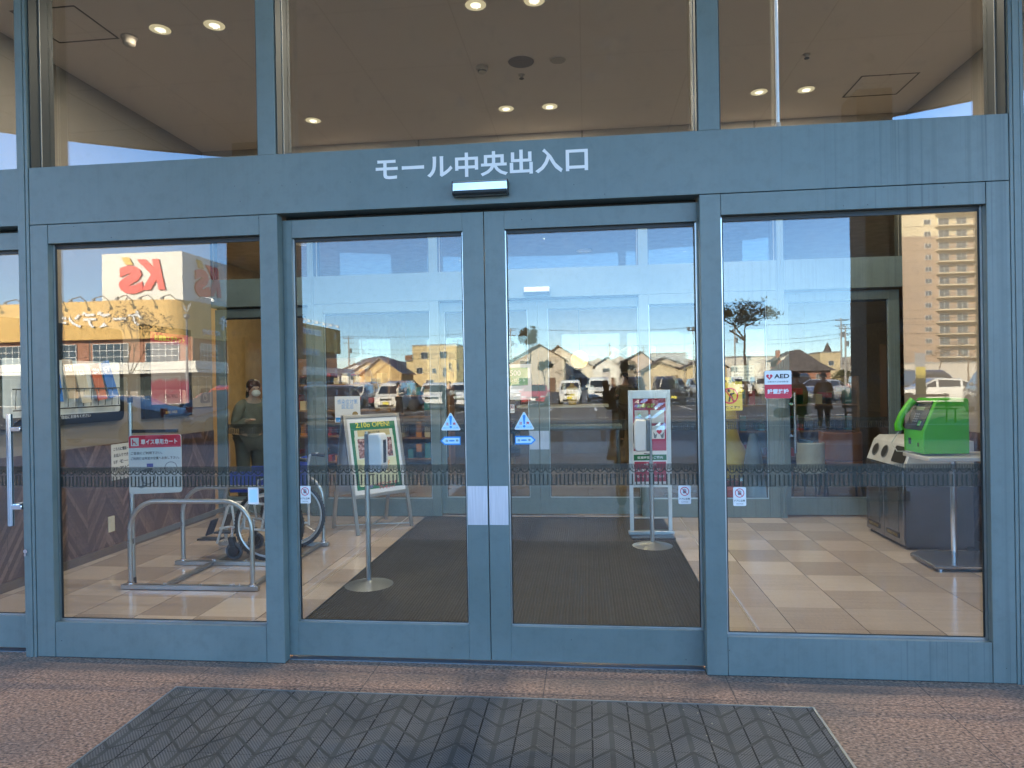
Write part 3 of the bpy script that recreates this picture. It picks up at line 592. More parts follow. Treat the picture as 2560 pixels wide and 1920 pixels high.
b = MB(); b.prism([(-.06, -.02), (-.015, -.02), (-.015, .005), (-.06, .005)], 'z', .005, .006, M); b.out('pictured_chair', pm('navy_print', (.03, .04, .25), .5), sp)
b = MB(); b.prism([(-.10, -.045), (-.06, -.03), (-.02, -.03), (-.02, -.05), (-.1, -.052)], 'z', .005, .006, M); b.prism([(-.15, -.165), (-.09, -.16), (-.05, -.145), (-.07, -.17), (-.1, -.18), (-.12, -.172)], 'z', .005, .006, M); b.out('pictured_frame', GREYP, sp)
ring('pictured_wheel', GREYP, sp, M, .04, .045, .005, .006, at=(.11, -.03)); ring('pictured_wheel', GREYP, sp, M, .045, .052, .005, .006, at=(-.05, -.1))
MB().box(.015, .375, -.01, .012, 1.165, 1.19).out('bracket', BLKP, sp)
WCF = pm('wheelchair_frame_metal', (.72, .73, .74), .28, .45)
# wheelchair
wc = thing('wheelchair', 'folding wheelchair with navy seat standing in the steel rack', 'wheelchair', (-2.75, 2.3, 0))
NAVY = pm('navy_vinyl', (.012, .014, .03), .5); BLUV = pm('blue_vinyl', (.02, .05, .38), .45)
for k, yy in enumerate((-.235, .235)):
    wl_ = bpy.data.objects.new('rear_wheel', None); C.objects.link(wl_); wl_.parent = wc
    c0 = (.03, yy, .31); cir = lambda rr, n=40, dy=0: [(c0[0]+rr*math.cos(2*math.pi*i/n), c0[1]+dy, c0[2]+rr*math.sin(2*math.pi*i/n)) for i in range(n)]
    tb = MB().tube(cir(.296), .0155, 8, True)
    for i in range(64):
        a = 2*math.pi*i/64; tb.box(-.006, .006, -.011, .011, -.002, .003, Matrix.Translation(Vector((c0[0]+.31*math.cos(a), c0[1], c0[2]+.31*math.sin(a)))) @ Matrix.Rotation(math.pi/2-a, 4, 'Y'))
    tb.out('tyre', RUB, wl_); MB().tube(cir(.276), .0075, 8, True).out('rim', WCF, wl_); MB().tube(cir(.258, dy=-.035 if yy < 0 else .035), .0085, 8, True).out('push_rim', WCF, wl_)
    b = MB()
    for i in range(20):
        a = 2*math.pi*i/20; e = a+(.5 if i % 2 else -.5); b.tube([(c0[0]+.018*math.cos(e), c0[1]+(.016 if i % 4 < 2 else -.016), c0[2]+.018*math.sin(e)), (c0[0]+.272*math.cos(a), c0[1], c0[2]+.272*math.sin(a))], .0014, 4)
    b.out('spokes', CHR, wl_); MB().cyl((c0[0], c0[1]-.03, c0[2]), (c0[0], c0[1]+.03, c0[2]), .022, n=14).out('hub', ALM, wl_)
    sgn = -1 if yy < 0 else 1; yf = yy*.83
    b = MB(); T = lambda pts, rr=.011: b.tube([(p[0], yf, p[1]) for p in pts], rr, 10)
    T([(-.47, .14), (-.36, .46), (-.33, .49), (-.28, .5), (.18, .47)]); T([(-.44, .27), (-.36, .285), (-.18, .27), (.2, .24)]); T([(-.33, .485), (-.3, .28)]); T([(-.21, .49), (-.22, .28)]); T([(.06, .28), (.12, .48)]); T([(-.06, .26), (-.02, .48)]); T([(.2, .22), (.2, .76), (.22, .86), (.3, .88)])
    T([(.2, .7), (-.02, .71), (-.08, .69), (-.1, .62), (-.1, .48)]); b.out('side_frame', WCF, wc)
    MB().tube([(.24, yf, .872), (.36, yf, .86)], .016, 12).out('push_handle', RUB, wc)
    MB().box(-.09, .18, yf-.012, yf+.012, .705, .725).out('armrest', NAVY, wc, bevel=.006); MB().box(-.34, .06, yf-.006, yf+.006, .585, .765).out('side_panel', BLUV, wc, bevel=.003)
    cw = bpy.data.objects.new('caster', None); C.objects.link(cw); cw.parent = wc
    MB().tube([(-.33, yf, .29), (-.33, yf, .2)], .014, 10).out('stem', CHR, cw); b = MB(); b.prism([(-.36, .2), (-.31, .2), (-.285, .08), (-.315, .07), (-.35, .14)], 'y', yf-.024, yf+.024); b.out('fork', BLKP, cw, bevel=.004)
    MB().tube([(-.31+.062*math.cos(2*math.pi*i/28), yf, .078+.062*math.sin(2*math.pi*i/28)) for i in range(28)], .0155, 8, True).out('tyre', pm('grey_rubber', (.1, .1, .11), .6), cw); MB().cyl((-.31, yf-.03, .078), (-.31, yf+.03, .078), .045, n=20).out('rim', BLKP, cw)
    b = MB().prism([(-.63, .37), (-.5, .40), (-.46, .22), (-.6, .17)], 'y', yf-.06, yf-.045) if 0 else MB().box(-.075, .075, -.055, .065, -.008, .008, Matrix.Translation(Vector((-.55, yf-sgn*.06, .27))) @ Matrix.Rotation(R(-68), 4, 'Y'))
    b.out('footplate', NAVY, wc, bevel=.01)
    MB().box(-.66, -.46, yf-.05-sgn*.06, yf+.05-sgn*.06, .16, .175, None).out('footplate_edge', BLKP, wc)
MB().box(-.3, .18, -.19, .19, .475, .5).out('seat', NAVY, wc, bevel=.008); MB().box(.185, .2, -.19, .19, .52, .86).out('backrest', BLUV, wc, bevel=.005)
b = MB(); b.tube([(-.05, -.19, .26), (0, .19, .47)], .009, 8); b.tube([(-.05, .19, .26), (0, -.19, .47)], .009, 8); b.out('cross_brace', ALM, wc)

def dispenser(loc, side, zc, label):
    o = thing('sanitizer_stand', label, 'dispenser stand', loc)
    MB().lathe([(.19, 0), (.192, .003), (.15, .013), (.07, .028), (.03, .036), (.0185, .042), (.0005, .042)], n=44).out('base', ALM, o)
    MB().cyl((0, 0, .04), (0, 0, .76), .0185, n=16).out('lower_pole', ALM, o); MB().cyl((0, 0, .75), (0, 0, 1.15), .0125, n=16).out('upper_pole', ALM, o)
    MB().box(-.011, .011, -.028, -.012, zc-.14, zc+.14).out('back_plate', GREYP, o) if 0 else None
    d_ = bpy.data.objects.new('dispenser', None); C.objects.link(d_); d_.parent = o
    x0 = side*.012
    MB().box(min(x0, x0+side*.03), max(x0, x0+side*.03), -.055, .055, zc-.14, zc+.14).out('back_plate', GREYP, d_, bevel=.004)
    pr = [(x0+side*.03, zc-.14), (x0+side*.115, zc-.145), (x0+side*.138, zc-.12), (x0+side*.138, zc-.03), (x0+side*.138, zc+.1), (x0+side*.12, zc+.145), (x0+side*.03, zc+.14)]
    MB().prism(pr, 'y', -.055, .055).out('cover', WH, d_, bevel=.012)
    MB().prism([(x0+side*(.1385+.0*k)+side*.004*math.cos(R(a)), zc+.01+.085*math.sin(R(a))) for k, a in enumerate(range(-90, 91, 20))]+[(x0+side*.134, zc+.095), (x0+side*.134, zc-.075)], 'y', -.02, .02).out('level_window', BLKP, d_)
    MB().tube([(x0, -.0, zc-.17), (x0+side*.05, -.0, zc-.165)], .004, 6).out('cable_tie', BLKP, d_)
    return o
o = dispenser((-1.64, 1.43, 0), 1, .995, 'hand sanitizer stand with round foot and white dispenser on the left edge of the carpet'); o.rotation_euler = (0, 0, R(-12))
o = dispenser((.567, 2.72, 0), -1, 1.0, 'hand sanitizer stand in front of the tall silver poster stand')

# tall poster stand
ps = thing('poster_stand', 'tall silver poster stand with red and white opening-hours sheets', 'sign stand', (.594, 3.12, 0), R(3))
SIL = pm('silver_panel', (.62, .67, .7), .3, .3, var=.03)
b = MB()
for px in (-.2, .165): b.box(px, px+.035, -.012, .012, .03, 1.40)
b.box(-.165, .165, -.012, .012, 1.32, 1.4); b.box(-.165, .165, -.012, .012, .47, .51); b.out('frame', SIL, ps, bevel=.003)
MB().box(-.166, .166, -.004, .008, .5, 1.33).out('back_panel', WHP, ps)
b = MB(); b.box(-.215, .215, -.03, .03, .02, .055); b.box(-.16, .16, -.008, .008, .17, .185); b.out('foot_bar', ALM, ps, bevel=.004); MB().box(-.2, .2, -.17, .17, .004, .02).out('base_plate', BLKP, ps, bevel=.004)
M = frame_of((0, -.0045, .91), FRONT); MAR = pm('crimson_print', (.42, .02, .06), .35, var=.08)
plate('red_sheet', MAR, ps, M, .31, .5, 0, .0, .001, at=(0, .16))
for ax, az in ((-.075, .235), (.075, .235), (-.075, .085), (.075, .085)): plate('white_panel', WHP, ps, M, .13, .125, .004, .001, .0018, at=(ax, az))
text('lettering', pm('lime_print', (.45, .6, .08), .5), ps, 'お得情報', M, h=.045, w=.17, bold=.03, t=.002, at=(-.03, .34)); plate('green_spot', MC['lime_print'], ps, M, .035, .035, .012, .0018, .0024, at=(-.095, .25))
MB().prism([(a*.0016+.09, b_*.0016+.09) for a, b_ in [(p[0]*1000+42, p[1]*1000-40) for p in hp]], 'z', .0018, .0026, M).out('heart', REDP, ps)
b = MB()
for k, px in enumerate((.04, .13)): b.prism([(px, .03), (px+.02*(1-2*k), .03), (px+.028*(1-2*k), .055), (px+.03*(1-2*k), .075), (px+.018*(1-2*k), .06), (px-.006*(1-2*k), .09)], 'z', .0018, .0024, M)
b.out('hands_pictogram', GREYP, ps); text('lettering', REDP, ps, 'ご来店ください', M, h=.012, w=.12, t=.002, at=(.07, -.06))
plate('green_strip', GRN, ps, M, .31, .055, 0, .0, .001, at=(0, -.155)); text('lettering', WHP, ps, '営業時間のご案内', M, h=.026, w=.24, bold=.02, t=.0015, at=(0, -.155))
plate('red_hours_panel', MAR, ps, M, .3, .19, 0, .0, .001, at=(0, -.29)); text('lettering', WHP, ps, '10:00 オープン', M, h=.035, w=.26, bold=.035, t=.0015, at=(0, -.275)); text('lettering', WHP, ps, 'モール 10:00～22:00', M, h=.024, w=.26, bold=.02, t=.0015, at=(0, -.335)); text('lettering', WHP, ps, '9月1日は', M, h=.022, w=.12, bold=.02, t=.0015, at=(0, -.222))
PLF = glassmat('plastic_film', .12); b = MB(); rr = random.Random(2); vs = []; fs = []
for j in range(9):
    for i in range(7): vs.append((-.15+.05*i, -.009-rr.uniform(0, .014), 1.02+.037*j))
for j in range(8):
    for i in range(6): fs.append((j*7+i, j*7+i+1, j*7+i+8, j*7+i+7))
MB().add(vs, fs).out('rain_cover', PLF, ps, smooth=False)

# A-frame board
FL, FRp, BL, BR = [Vector(p) for p in ((-2.268, 3.086, 0), (-1.844, 3.555, 0), (-2.673, 3.39, 0), (-2.26, 3.86, 0))]
af = thing('a_frame_board', 'silver A-frame board with green bordered opening poster', 'sign board', (-2.26, 3.46, 0)); O = Vector((-2.26, 3.46, 0))
ex = (FRp-FL).normalized(); nrm = Vector((ex.y, -ex.x, 0)); top = O+Vector((0, 0, 1.185)); W2 = .315
def aside(sgn, nm, face):
    base = O+nrm*sgn*.26; up = (top+nrm*sgn*.012-base).normalized(); L = (top-base).length; rt = ex if sgn > 0 else -ex
    M = Matrix.Translation(-O) @ frame_of(base, rt, up); n_ = rt.cross(up)
    b = MB()
    for sx in (-1, 1): b.box(sx*W2-.017, sx*W2+.017, 0, L, -.012, .012, M)
    b.box(-W2+.017, W2-.017, L-.034, L, -.012, .012, M); b.box(-W2+.017, W2-.017, .36, .394, -.012, .012, M)
    b.out('frame', ALM, af, bevel=.002)
    plate('panel', face, af, M, 2*W2-.034, L-.43, 0, -.004, .003, at=(0, .394+(L-.43)/2))
    return M, L
aside(-1, 'rear', pm('pale_grey_panel', (.5, .5, .52), .5)); M, L = aside(1, 'front', pm('poster_margin', (.7, .71, .73), .4, var=.01)); cy = .394+(L-.43)/2
plate('green_border', GRN, af, M, .53, L-.52, 0, .003, .004, at=(0, cy)); PY_ = pm('poster_cream', (.66, .67, .42), .45, var=.06, scale=2); plate('cream_field', PY_, af, M, .46, L-.70, .012, .004, .005, at=(0, cy-.055)); plate('white_field', pm('poster_white', (.66, .68, .58), .5), af, M, .45, .3, .0, .005, .0055, at=(0, cy+.115))
YT = pm('yellow_lettering', (.7, .62, .05), .5); text('lettering', YT, af, '2.10● OPEN!', M, w=.40, h=.052, bold=.012, t=.0045, at=(0, L-.108)) if 0 else text('lettering', YT, af, '2.10o OPEN!', M, w=.40, h=.055, bold=.012, t=.0045, at=(0, L-.108))
b = MB(); b.box(-.19, .19, cy+.2, cy+.265, .0055, .006, M); b.out('caption_box', pm('tan_box', (.55, .45, .2), .6), af); text('lettering', BLKINK, af, 'コメダ珈琲' if 0 else '新店舗', M, h=.035, w=.14, t=.0065, at=(0, cy+.232))
PH = []
t = Mt('photo_print', (.2, .12, .1), .5); n1 = t.noise(34, 5); t.color(t.ramp(n1, [(.35, (.04, .02, .03)), (.5, (.25, .1, .08)), (.62, (.5, .35, .32)), (.75, (.7, .66, .6))])); PHO = t.m
for px in (-.145, .145): plate('photo', PHO, af, M, .11, .2, 0, .0055, .0062, at=(px, cy+.075))
ORG = pm('orange_print', (.65, .2, .02), .5); text('lettering', ORG, af, 'スタンプカード\nプレゼント!!', M, h=.12, w=.26, bold=.02, t=.0055, at=(.02, cy-.12)); text('lettering', REDP, af, '100円クーポン券\nプレゼント!', M, h=.075, w=.26, bold=.02, t=.0055, at=(.08, cy-.32)); text('lettering', pm('violet_print', (.3, .1, .5), .5), af, '×20', M, h=.035, w=.07, t=.0055, at=(-.12, cy-.32))
b = MB(); z0 = Vector((0, 0, .03))
for a, c_ in ((FL, BR), (FRp, BL)): b.tube([a-O+z0, c_-O+z0], .006, 6)
b.out('brace', ALM, af)

# wall boards on the left wall (face +X)
def wallboard(name, label, cat, y0, y1, z0, z1, r_=.04):
    o = thing(name, label, cat, (-4.335, (y0+y1)/2, z0)); M = frame_of((.0, 0, (z1-z0)/2), (0, 1, 0)); return o, M, y1-y0, z1-z0
o, M, w_, h_ = wallboard('brochure_rack', 'black framed brochure rack with blue leaflets on the left wall', 'brochure rack', 1.02, 2.415, 1.21, 2.05)
GB = pm('gloss_black', (.01, .01, .011), .3, var=.05); plate('frame', GB, o, M, w_, h_, .06, 0, .05); plate('inner_panel', pm('rack_white', (.62, .66, .66), .4), o, M, w_-.12, .45, .02, .05, .054, at=(0, -.11))
b = MB()
for k in range(14): px = -w_/2+.13+k*(w_-.26)/13; b.tube([M @ Vector((px, -.27, .09)), M @ Vector((px, -.12, .1))], .0028, 6)
for zz in (-.28, -.12): b.tube([M @ Vector((-w_/2+.1, zz, .1)), M @ Vector((w_/2-.12, zz, .1))], .005, 6)
b.out('wire_basket', BLKP, o)
for k, (px, cl) in enumerate(((-.42, 'blue'), (-.16, 'blue'), (.0, 'tan'), (.14, 'beige'), (.33, 'red'), (.47, 'blue'))):
    mcol = {'blue': pm('leaflet_blue', (.03, .17, .55), .4), 'tan': pm('leaflet_tan', (.4, .3, .2), .5), 'beige': pm('leaflet_beige', (.55, .5, .4), .5), 'red': pm('leaflet_red', (.5, .12, .06), .5)}[cl]
    M2 = M @ Matrix.Translation(Vector((px, -.08+.02*(k % 3), .075))) @ Matrix.Rotation(R(-6+3*k), 4, 'Z') @ Matrix.Rotation(R(-10), 4, 'X'); plate('leaflet', mcol, o, M2, .11, .33, 0, -.006, .006)
    text('leaflet_lettering', WHP, o, ['450', '50%', 'EAT', '150', 'Q&A', 'ET'][k], M2, w=.08, h=.05, bold=.02, t=.0075, at=(0, .09))
text('lettering', WHP, o, 'ご自由にお持ちください', M, w=.36, h=.03, t=.0515, at=(.08, -.355))
o, M, w_, h_ = wallboard('framed_poster', 'black framed pink and crimson poster on the left wall', 'poster', 2.73, 3.54, 1.2, 2.13)
plate('frame', GB, o, M, w_, h_, .01, 0, .04); t = Mt('poster_art', (.5, .3, .3), .35); x, y, z = t.xyz(); n1 = t.noise(5, 3); t.color(t.ramp(z+n1*.12, [(.1, (.5, .45, .45)), (.3, (.45, .05, .1)), (.42, (.5, .12, .16)), (.46, (.42, .36, .36)), (.8, (.5, .45, .45)), (.84, (.42, .03, .07))])); plate('sheet', t.m, o, M, w_-.17, h_-.2, 0, .04, .044, at=(.02, .035))
text('lettering', pm('gold_print', (.45, .3, .05), .4), o, 'ACTING MALL' if 0 else 'AEON MALL', M, w=.2, h=.03, t=.0405, at=(.03, -.415)) if 0 else None
text('lettering', MC['lime_print'], o, 'お買物エチケット', M, w=.52, h=.06, bold=.02, t=.0455, at=(.02, .345)); text('lettering', pm('dark_crimson', (.2, .02, .05), .5), o, 'BEING WALK', M, w=.24, h=.045, t=.0455, at=(.02, -.25)); text('frame_lettering', pm('gold_print', (.45, .3, .05), .4), o, 'BEING WALK', M, w=.2, h=.03, t=.0415, at=(.03, -.415))
o, M, w_, h_ = wallboard('accessibility_sign', 'beige wall plaque with wheelchair pictogram right of the black poster', 'sign', 3.6, 3.98, 1.28, 1.52)
plate('plaque', pm('plaque_beige', (.4, .34, .26), .5), o, M, w_, h_, .01, 0, .012); plate('pictogram_panel', pm('plaque_brown', (.24, .19, .14), .5), o, M, .2, .17, .02, .012, .014, at=(.06, .01)); ring('wheel_pictogram', MC['plaque_beige'], o, M, .032, .042, .014, .016, at=(.055, -.015)); b = MB().prism([(.05, -.01), (.05, .05), (.058, .05), (.06, .01), (.085, .008), (.1, -.04), (.092, -.045), (.078, -.002)], 'z', .014, .016, M); b.out('figure_pictogram', MC['plaque_beige'], o)
o, M, w_, h_ = wallboard('wall_notice', 'white paper notice in Japanese on the herringbone wall behind the pole', 'notice', 2.29, 2.62, .66, .99)
o.location.x = -4.33; plate('sheet', SB, o, M, w_, h_, 0, 0, .002)
for i, s_ in enumerate(('こちらに電話・充電', 'お出入りできます', '1F モール', '1F アピタ', 'サービスカウンター')): text('lettering', BLKINK, o, s_, M, w=.27, h=.034, bold=.02, t=.003, at=(0, .12-.06*i))
o, M, w_, h_ = wallboard('wall_outlet', 'cream electrical outlet plate low on the herringbone wall', 'outlet', 2.23, 2.31, .2, .34); o.location.x = -4.33
plate('cover', pm('ivory', (.55, .5, .38), .4), o, M, w_, h_, .006, 0, .008); plate('socket', MC['ivory'], o, M, .034, .09, .004, .008, .011)

# bins at the right wall: cabinet, two doors, slanted top with openings
bn = thing('recycling_bins', 'stainless steel recycling bin cabinet with round slots by the right wall', 'bin', (2.70, 2.66, 0)); t = Mt('stainless', (.36, .36, .38), .2, .95); n1 = t.noise(3, 4, stretch=(30, 30, .6)); t.color(t.ramp(n1, [(.3, (.26, .26, .29)), (.7, (.38, .38, .41))])); SS = t.m; t = None
DKM = pm('dark_steel', (.2, .2, .215), .25, .7)
MB().box(.006, .55, 0, .80, .03, .70).out('cabinet', DKM, bn); MB().box(.02, .5, .02, .78, 0, .03).out('plinth', BLKP, bn)
MB().prism([(0, .70), (.07, .89), (.12, .93), (.56, .93), (.56, .70)], 'y', -.002, .802).out('slanted_top', pm('bin_top_metal', (.6, .61, .62), .4, .2), bn, bevel=.004)
for k in range(2):
    y0 = .01+.395*k; dd = MB().box(-.012, .005, y0, y0+.385, .035, .69).out('cabinet_door', SS, bn, bevel=.003)
    MB().box(-.0145, -.0125, y0+.09, y0+.3, .14, .62).out('door_window', DKM, dd); MB().box(-.03, -.018, y0+.045, y0+.055, .42, .5).out('door_handle', CHR, dd)
    MB().box(-.0165, -.0146, y0+.08, y0+.33, .08, .125).out('name_plate', BLKP, dd); text('name_lettering', MC['gold_print'], dd, 'BEING WALK', frame_of((-.017, y0+.205, .1025), (0, -1, 0)), w=.2, h=.024, t=.001)
up = Vector((.07, 0, .19)).normalized(); M = frame_of((.036, .4, .80), (0, -1, 0), up)
for px in (-.27, -.07): MB().prism([(px+.052*math.cos(R(a)), .062*math.sin(R(a))) for a in range(0, 360, 15)], 'z', .003, .006, M).out('bottle_slot', RUB, bn); ring('slot_rim', GREYP, bn, M, .053, .06, .003, .0075, at=(px, 0))
plate('waste_flap', RUB, bn, M, .24, .15, .02, .003, .008, at=(.24, 0))
# telephone table + green payphone
pt = thing('telephone_table', 'pedestal table with chrome post and flat steel foot by the right window', 'table', (2.87, 2.22, 0))
MB().prism([(-.26, -.24), (.33, -.24), (.33, .24), (-.16, .24), (-.26, .16)], 'z', .018, .048).out('foot_plate', DKM, pt, bevel=.006); b = MB()
for px, py in ((-.2, -.2), (.28, -.2), (.28, .2), (-.14, .2)): b.cyl((px, py, 0), (px, py, .018), .018, n=10)
b.out('glide', CHR, pt); MB().tube([(-.262, -.242, .033), (.332, -.242, .033), (.332, .242, .033)], .006, 6).out('edge_strip', CHR, pt)
MB().cyl((0, 0, .048), (0, 0, .835), .0235, n=20).out('post', CHR, pt); TTOP = pm('laminate_grey', (.5, .49, .47), .3, var=.03); MB().box(-.28, .36, -.22, .22, .835, .866).out('table_top', TTOP, pt, bevel=.006)
ph = thing('payphone', 'bright green public payphone standing on the pedestal table', 'telephone', (2.755, 2.27, .868), R(2))
t = Mt('payphone_green', (.07, .42, .02), .28); n1 = t.noise(2, 3); t.color(t.ramp(n1, [(.3, (.06, .40, .015)), (.7, (.085, .46, .03))])); PG = t.m
# profile in x (front faces -x): lower box then slanted panel
MB().prism([(-.155, .012), (-.155, .185), (-.05, .435), (-.035, .445), (.175, .445), (.19, .43), (.19, .012)], 'y', -.15, .16).out('body', PG, ph, bevel=.008)
up = Vector((.105, 0, .25)).normalized(); M = frame_of((-.1035, .01, .309), (0, -1, 0), up)
plate('control_panel', BLKP, ph, M, .255, .25, .01, .001, .006); plate('display', pm('lcd_green', (.2, .25, .18), .2), ph, M, .12, .03, .003, .006, .008, at=(-.01, .055)); 
b = MB()
for i in range(3):
    for j in range(4): b.prism(rrect(.016, .012, .003, 2, -.04+i*.025, .005-j*.02), 'z', .006, .010, M)
b.out('keypad', GREYP, ph); plate('card_slot', CHR, ph, M, .05, .045, .004, .006, .01, at=(.07, -.07)); plate('coin_slot', CHR, ph, M, .03, .02, .003, .006, .009, at=(-.08, .085)); 
plate('coin_return', REC, ph, frame_of((-.155, .06, .1), (0, -1, 0)), .04, .05, .003, 0, .002); plate('lock_plate', CHR, ph, frame_of((-.155, -.07, .08), (0, -1, 0)), .02, .03, .003, 0, .002)
hs = bpy.data.objects.new('handset', None); C.objects.link(hs); hs.parent = ph
MB().tube([(-.205, .12, .185), (-.215, .12, .225), (-.185, .12, .31), (-.12, .12, .4), (-.095, .115, .425)], [.036, .032, .027, .03, .034], 12).out('grip', PG, hs)
MB().tube([(-.215, .12, .17), (-.28, .1, .08), (-.275, .02, .02), (-.19, -.0, .02)], .0045, 8).out('cord', pm('cord_grey', (.4, .42, .4), .4), hs)

# ---------------- people
def skin(edges, rad, levels=2):
    names = list(rad); idx = {n: i for i, n in enumerate(names)}; me = bpy.data.meshes.new('s'); me.from_pydata([rad[n][0] for n in names], [(idx[a], idx[b]) for a, b in edges], [])
    o = bpy.data.objects.new('s', me); C.objects.link(o); o.modifiers.new('k', 'SKIN').use_smooth_shade = True
    for i, n in enumerate(names): rr = rad[n][1]; me.skin_vertices[0].data[i].radius = rr if isinstance(rr, tuple) else (rr, rr)
    me.skin_vertices[0].data[0].use_root = True
    sb = o.modifiers.new('s', 'SUBSURF'); sb.levels = levels; sb.render_levels = levels
    mm = bpy.data.meshes.new_from_object(o.evaluated_get(bpy.context.evaluated_depsgraph_get()))
    bpy.data.objects.remove(o); return mm
def mobj(name, me, m, par):
    me.materials.clear(); me.materials.append(m); me.name = name; o = bpy.data.objects.new(name, me); C.objects.link(o); o.parent = par; return o
SKN = pm('skin', (.55, .34, .25), .5, var=.05)
def person(label, loc, rz, h=1.68, top=(.03, .03, .035), legs=(.03, .03, .04), hair=(.015, .01, .008), shoes=(.03, .03, .03), armL='down', armR='down', stride=0, coat=0, mask=False, hat=None, longhair=False, group=None, lean=0, topname=None):
    """facing -Y; arms: down / fwd (forearm forward) / up"""
    p = thing('person', label, 'person', loc, rz, group); k = h/1.7
    A = {}; E_ = []
    def v(n, x, y, z, rr): A[n] = ((x*k, (y-lean*max(0, z-.9))*k, z*k), rr if not isinstance(rr, tuple) else rr)
    v('pelvis', 0, 0, .93, (.13, .1)); v('waist', 0, 0, 1.07, (.125, .09)); v('chest', 0, .0, 1.24, (.145, .1)); v('neckb', 0, .01, 1.4, (.085, .065)); v('neck', 0, .0, 1.47, .05); v('head', 0, -.01, 1.55, (.07, .085)); v('crown', 0, 0, 1.635, (.068, .083))
    v('nose', 0, -.1, 1.545, .012)
    E_ += [('pelvis', 'waist'), ('waist', 'chest'), ('chest', 'neckb'), ('neckb', 'neck'), ('neck', 'head'), ('head', 'crown'), ('head', 'nose')]
    ARM = {'down': ((.19, .02, 1.33), (.225, .03, 1.08), (.22, -.05, .85)), 'fwd': ((.19, 0, 1.33), (.215, -.02, 1.09), (.15, -.26, 1.16)), 'up': ((.19, -.02, 1.36), (.22, -.2, 1.22), (.1, -.36, 1.46)), 'reach': ((.19, -.02, 1.36), (.23, -.12, 1.2), (.26, -.25, 1.40))}
    for s_, nm, ps_ in ((1, 'L', armL), (-1, 'R', armR)):
        (sx, sy, sz), (exx, ey, ez), (wx, wy, wz) = ARM[ps_]
        v('sh'+nm, s_*(sx-.02), sy, sz, .056); v('el'+nm, s_*exx, ey, ez, .043); v('wr'+nm, s_*wx, wy, wz, .028)
        dv = (Vector((wx, wy, wz))-Vector((exx, ey, ez))).normalized(); q = Vector((wx, wy, wz))+dv*.06
        v('pa'+nm, s_*q.x, q.y, q.z, (.034, .018)); E_ += [('neckb', 'sh'+nm), ('sh'+nm, 'el'+nm), ('el'+nm, 'wr'+nm), ('wr'+nm, 'pa'+nm)]
        sd_ = Vector((0, 1, 0)) if ps_ == 'down' else Vector((1, 0, 0)); sd_ = (sd_-dv*sd_.dot(dv)).normalized(); pn = dv.cross(sd_)
        for i in range(4):
            L_ = (.062, .072, .068, .052)[i]; b0 = q+dv*.02+sd_*(-.024+.016*i); b1 = b0+dv*L_*.5+pn*.008*(-1 if s_ > 0 else -1); b2 = b0+dv*L_*.9+pn*-.022
            v('fa%s%d' % (nm, i), s_*b1.x, b1.y, b1.z, .0085); v('fb%s%d' % (nm, i), s_*b2.x, b2.y, b2.z, .007); E_ += [('pa'+nm, 'fa%s%d' % (nm, i)), ('fa%s%d' % (nm, i), 'fb%s%d' % (nm, i))]
        th = Vector((wx, wy, wz))+dv*.03-sd_*.03; th2 = th+dv*.035-sd_*.02; v('tb'+nm, s_*th.x, th.y, th.z, .011); v('tt'+nm, s_*th2.x, th2.y, th2.z, .009); E_ += [('wr'+nm, 'tb'+nm), ('tb'+nm, 'tt'+nm)]
        st = stride*s_
        v('hp'+nm, s_*.095, 0, .88, .088); v('kn'+nm, s_*.1, -.02-st*.5, .49, .055); v('an'+nm, s_*.1, .02-st, .09+max(0, -st)*.15, .036); v('to'+nm, s_*.115, -.13-st, .035+max(0, -st)*.1, .034); E_ += [('pelvis', 'hp'+nm), ('hp'+nm, 'kn'+nm), ('kn'+nm, 'an'+nm), ('an'+nm, 'to'+nm)]
    mobj('body', skin(E_, A), SKN, p)
    def sub(names, edges, grow): return skin([e for e in edges], {n: (A[n][0], tuple(c+grow for c in A[n][1]) if isinstance(A[n][1], tuple) else A[n][1]+grow) for n in names})
    T_ = ['waist', 'pelvis', 'chest', 'neckb']+[a+s_ for s_ in 'LR' for a in ('sh', 'el', 'wr')]
    TM = pm(topname or 'jacket_%02d%02d%02d' % tuple(int(c*99) for c in top), top, .85, var=.2, scale=9); LM = pm('trousers_%02d%02d%02d' % tuple(int(c*99) for c in legs), legs, .85, var=.15, scale=9)
    mobj('jacket', sub(T_, [('waist', 'pelvis'), ('waist', 'chest'), ('chest', 'neckb')]+[(a, b_) for s_ in 'LR' for a, b_ in (('neckb', 'sh'+s_), ('sh'+s_, 'el'+s_), ('el'+s_, 'wr'+s_))], .02), TM, p)
    if coat:
        rg = []
        for i, (zz, rx, ry) in enumerate(((coat, .26, .2), (.8, .22, .17), (1.0, .185, .15), (1.25, .19, .14), (1.4, .13, .1))): rg.append([(k*rx*math.cos(2*math.pi*j/20)*(1+.05*math.sin(j*5+i)), k*ry*math.sin(2*math.pi*j/20), zz*k) for j in range(20)])
        MB().loft(rg).out('coat_skirt', TM, p)
    mobj('trousers', sub(['pelvis']+[a+s_ for s_ in 'LR' for a in ('hp', 'kn', 'an')], [('pelvis', 'hpL'), ('pelvis', 'hpR')]+[(a+s_, b_+s_) for s_ in 'LR' for a, b_ in (('hp', 'kn'), ('kn', 'an'))], .022), LM, p)
    SM = pm('shoe_%02d%02d%02d' % tuple(int(c*99) for c in shoes), shoes, .5)
    for s_ in 'LR':
        a, t_ = A['an'+s_][0], A['to'+s_][0]; MB().ball(((a[0]+t_[0])/2, (a[1]+t_[1])/2-.005, (a[2]+t_[2])/2-.014), .052*k, .135*k, .045*k, n=14).out('shoe', SM, p)
    HM = pm('hair_%02d' % int(hair[0]*999), hair, .5); hc = Vector(A['crown'][0])
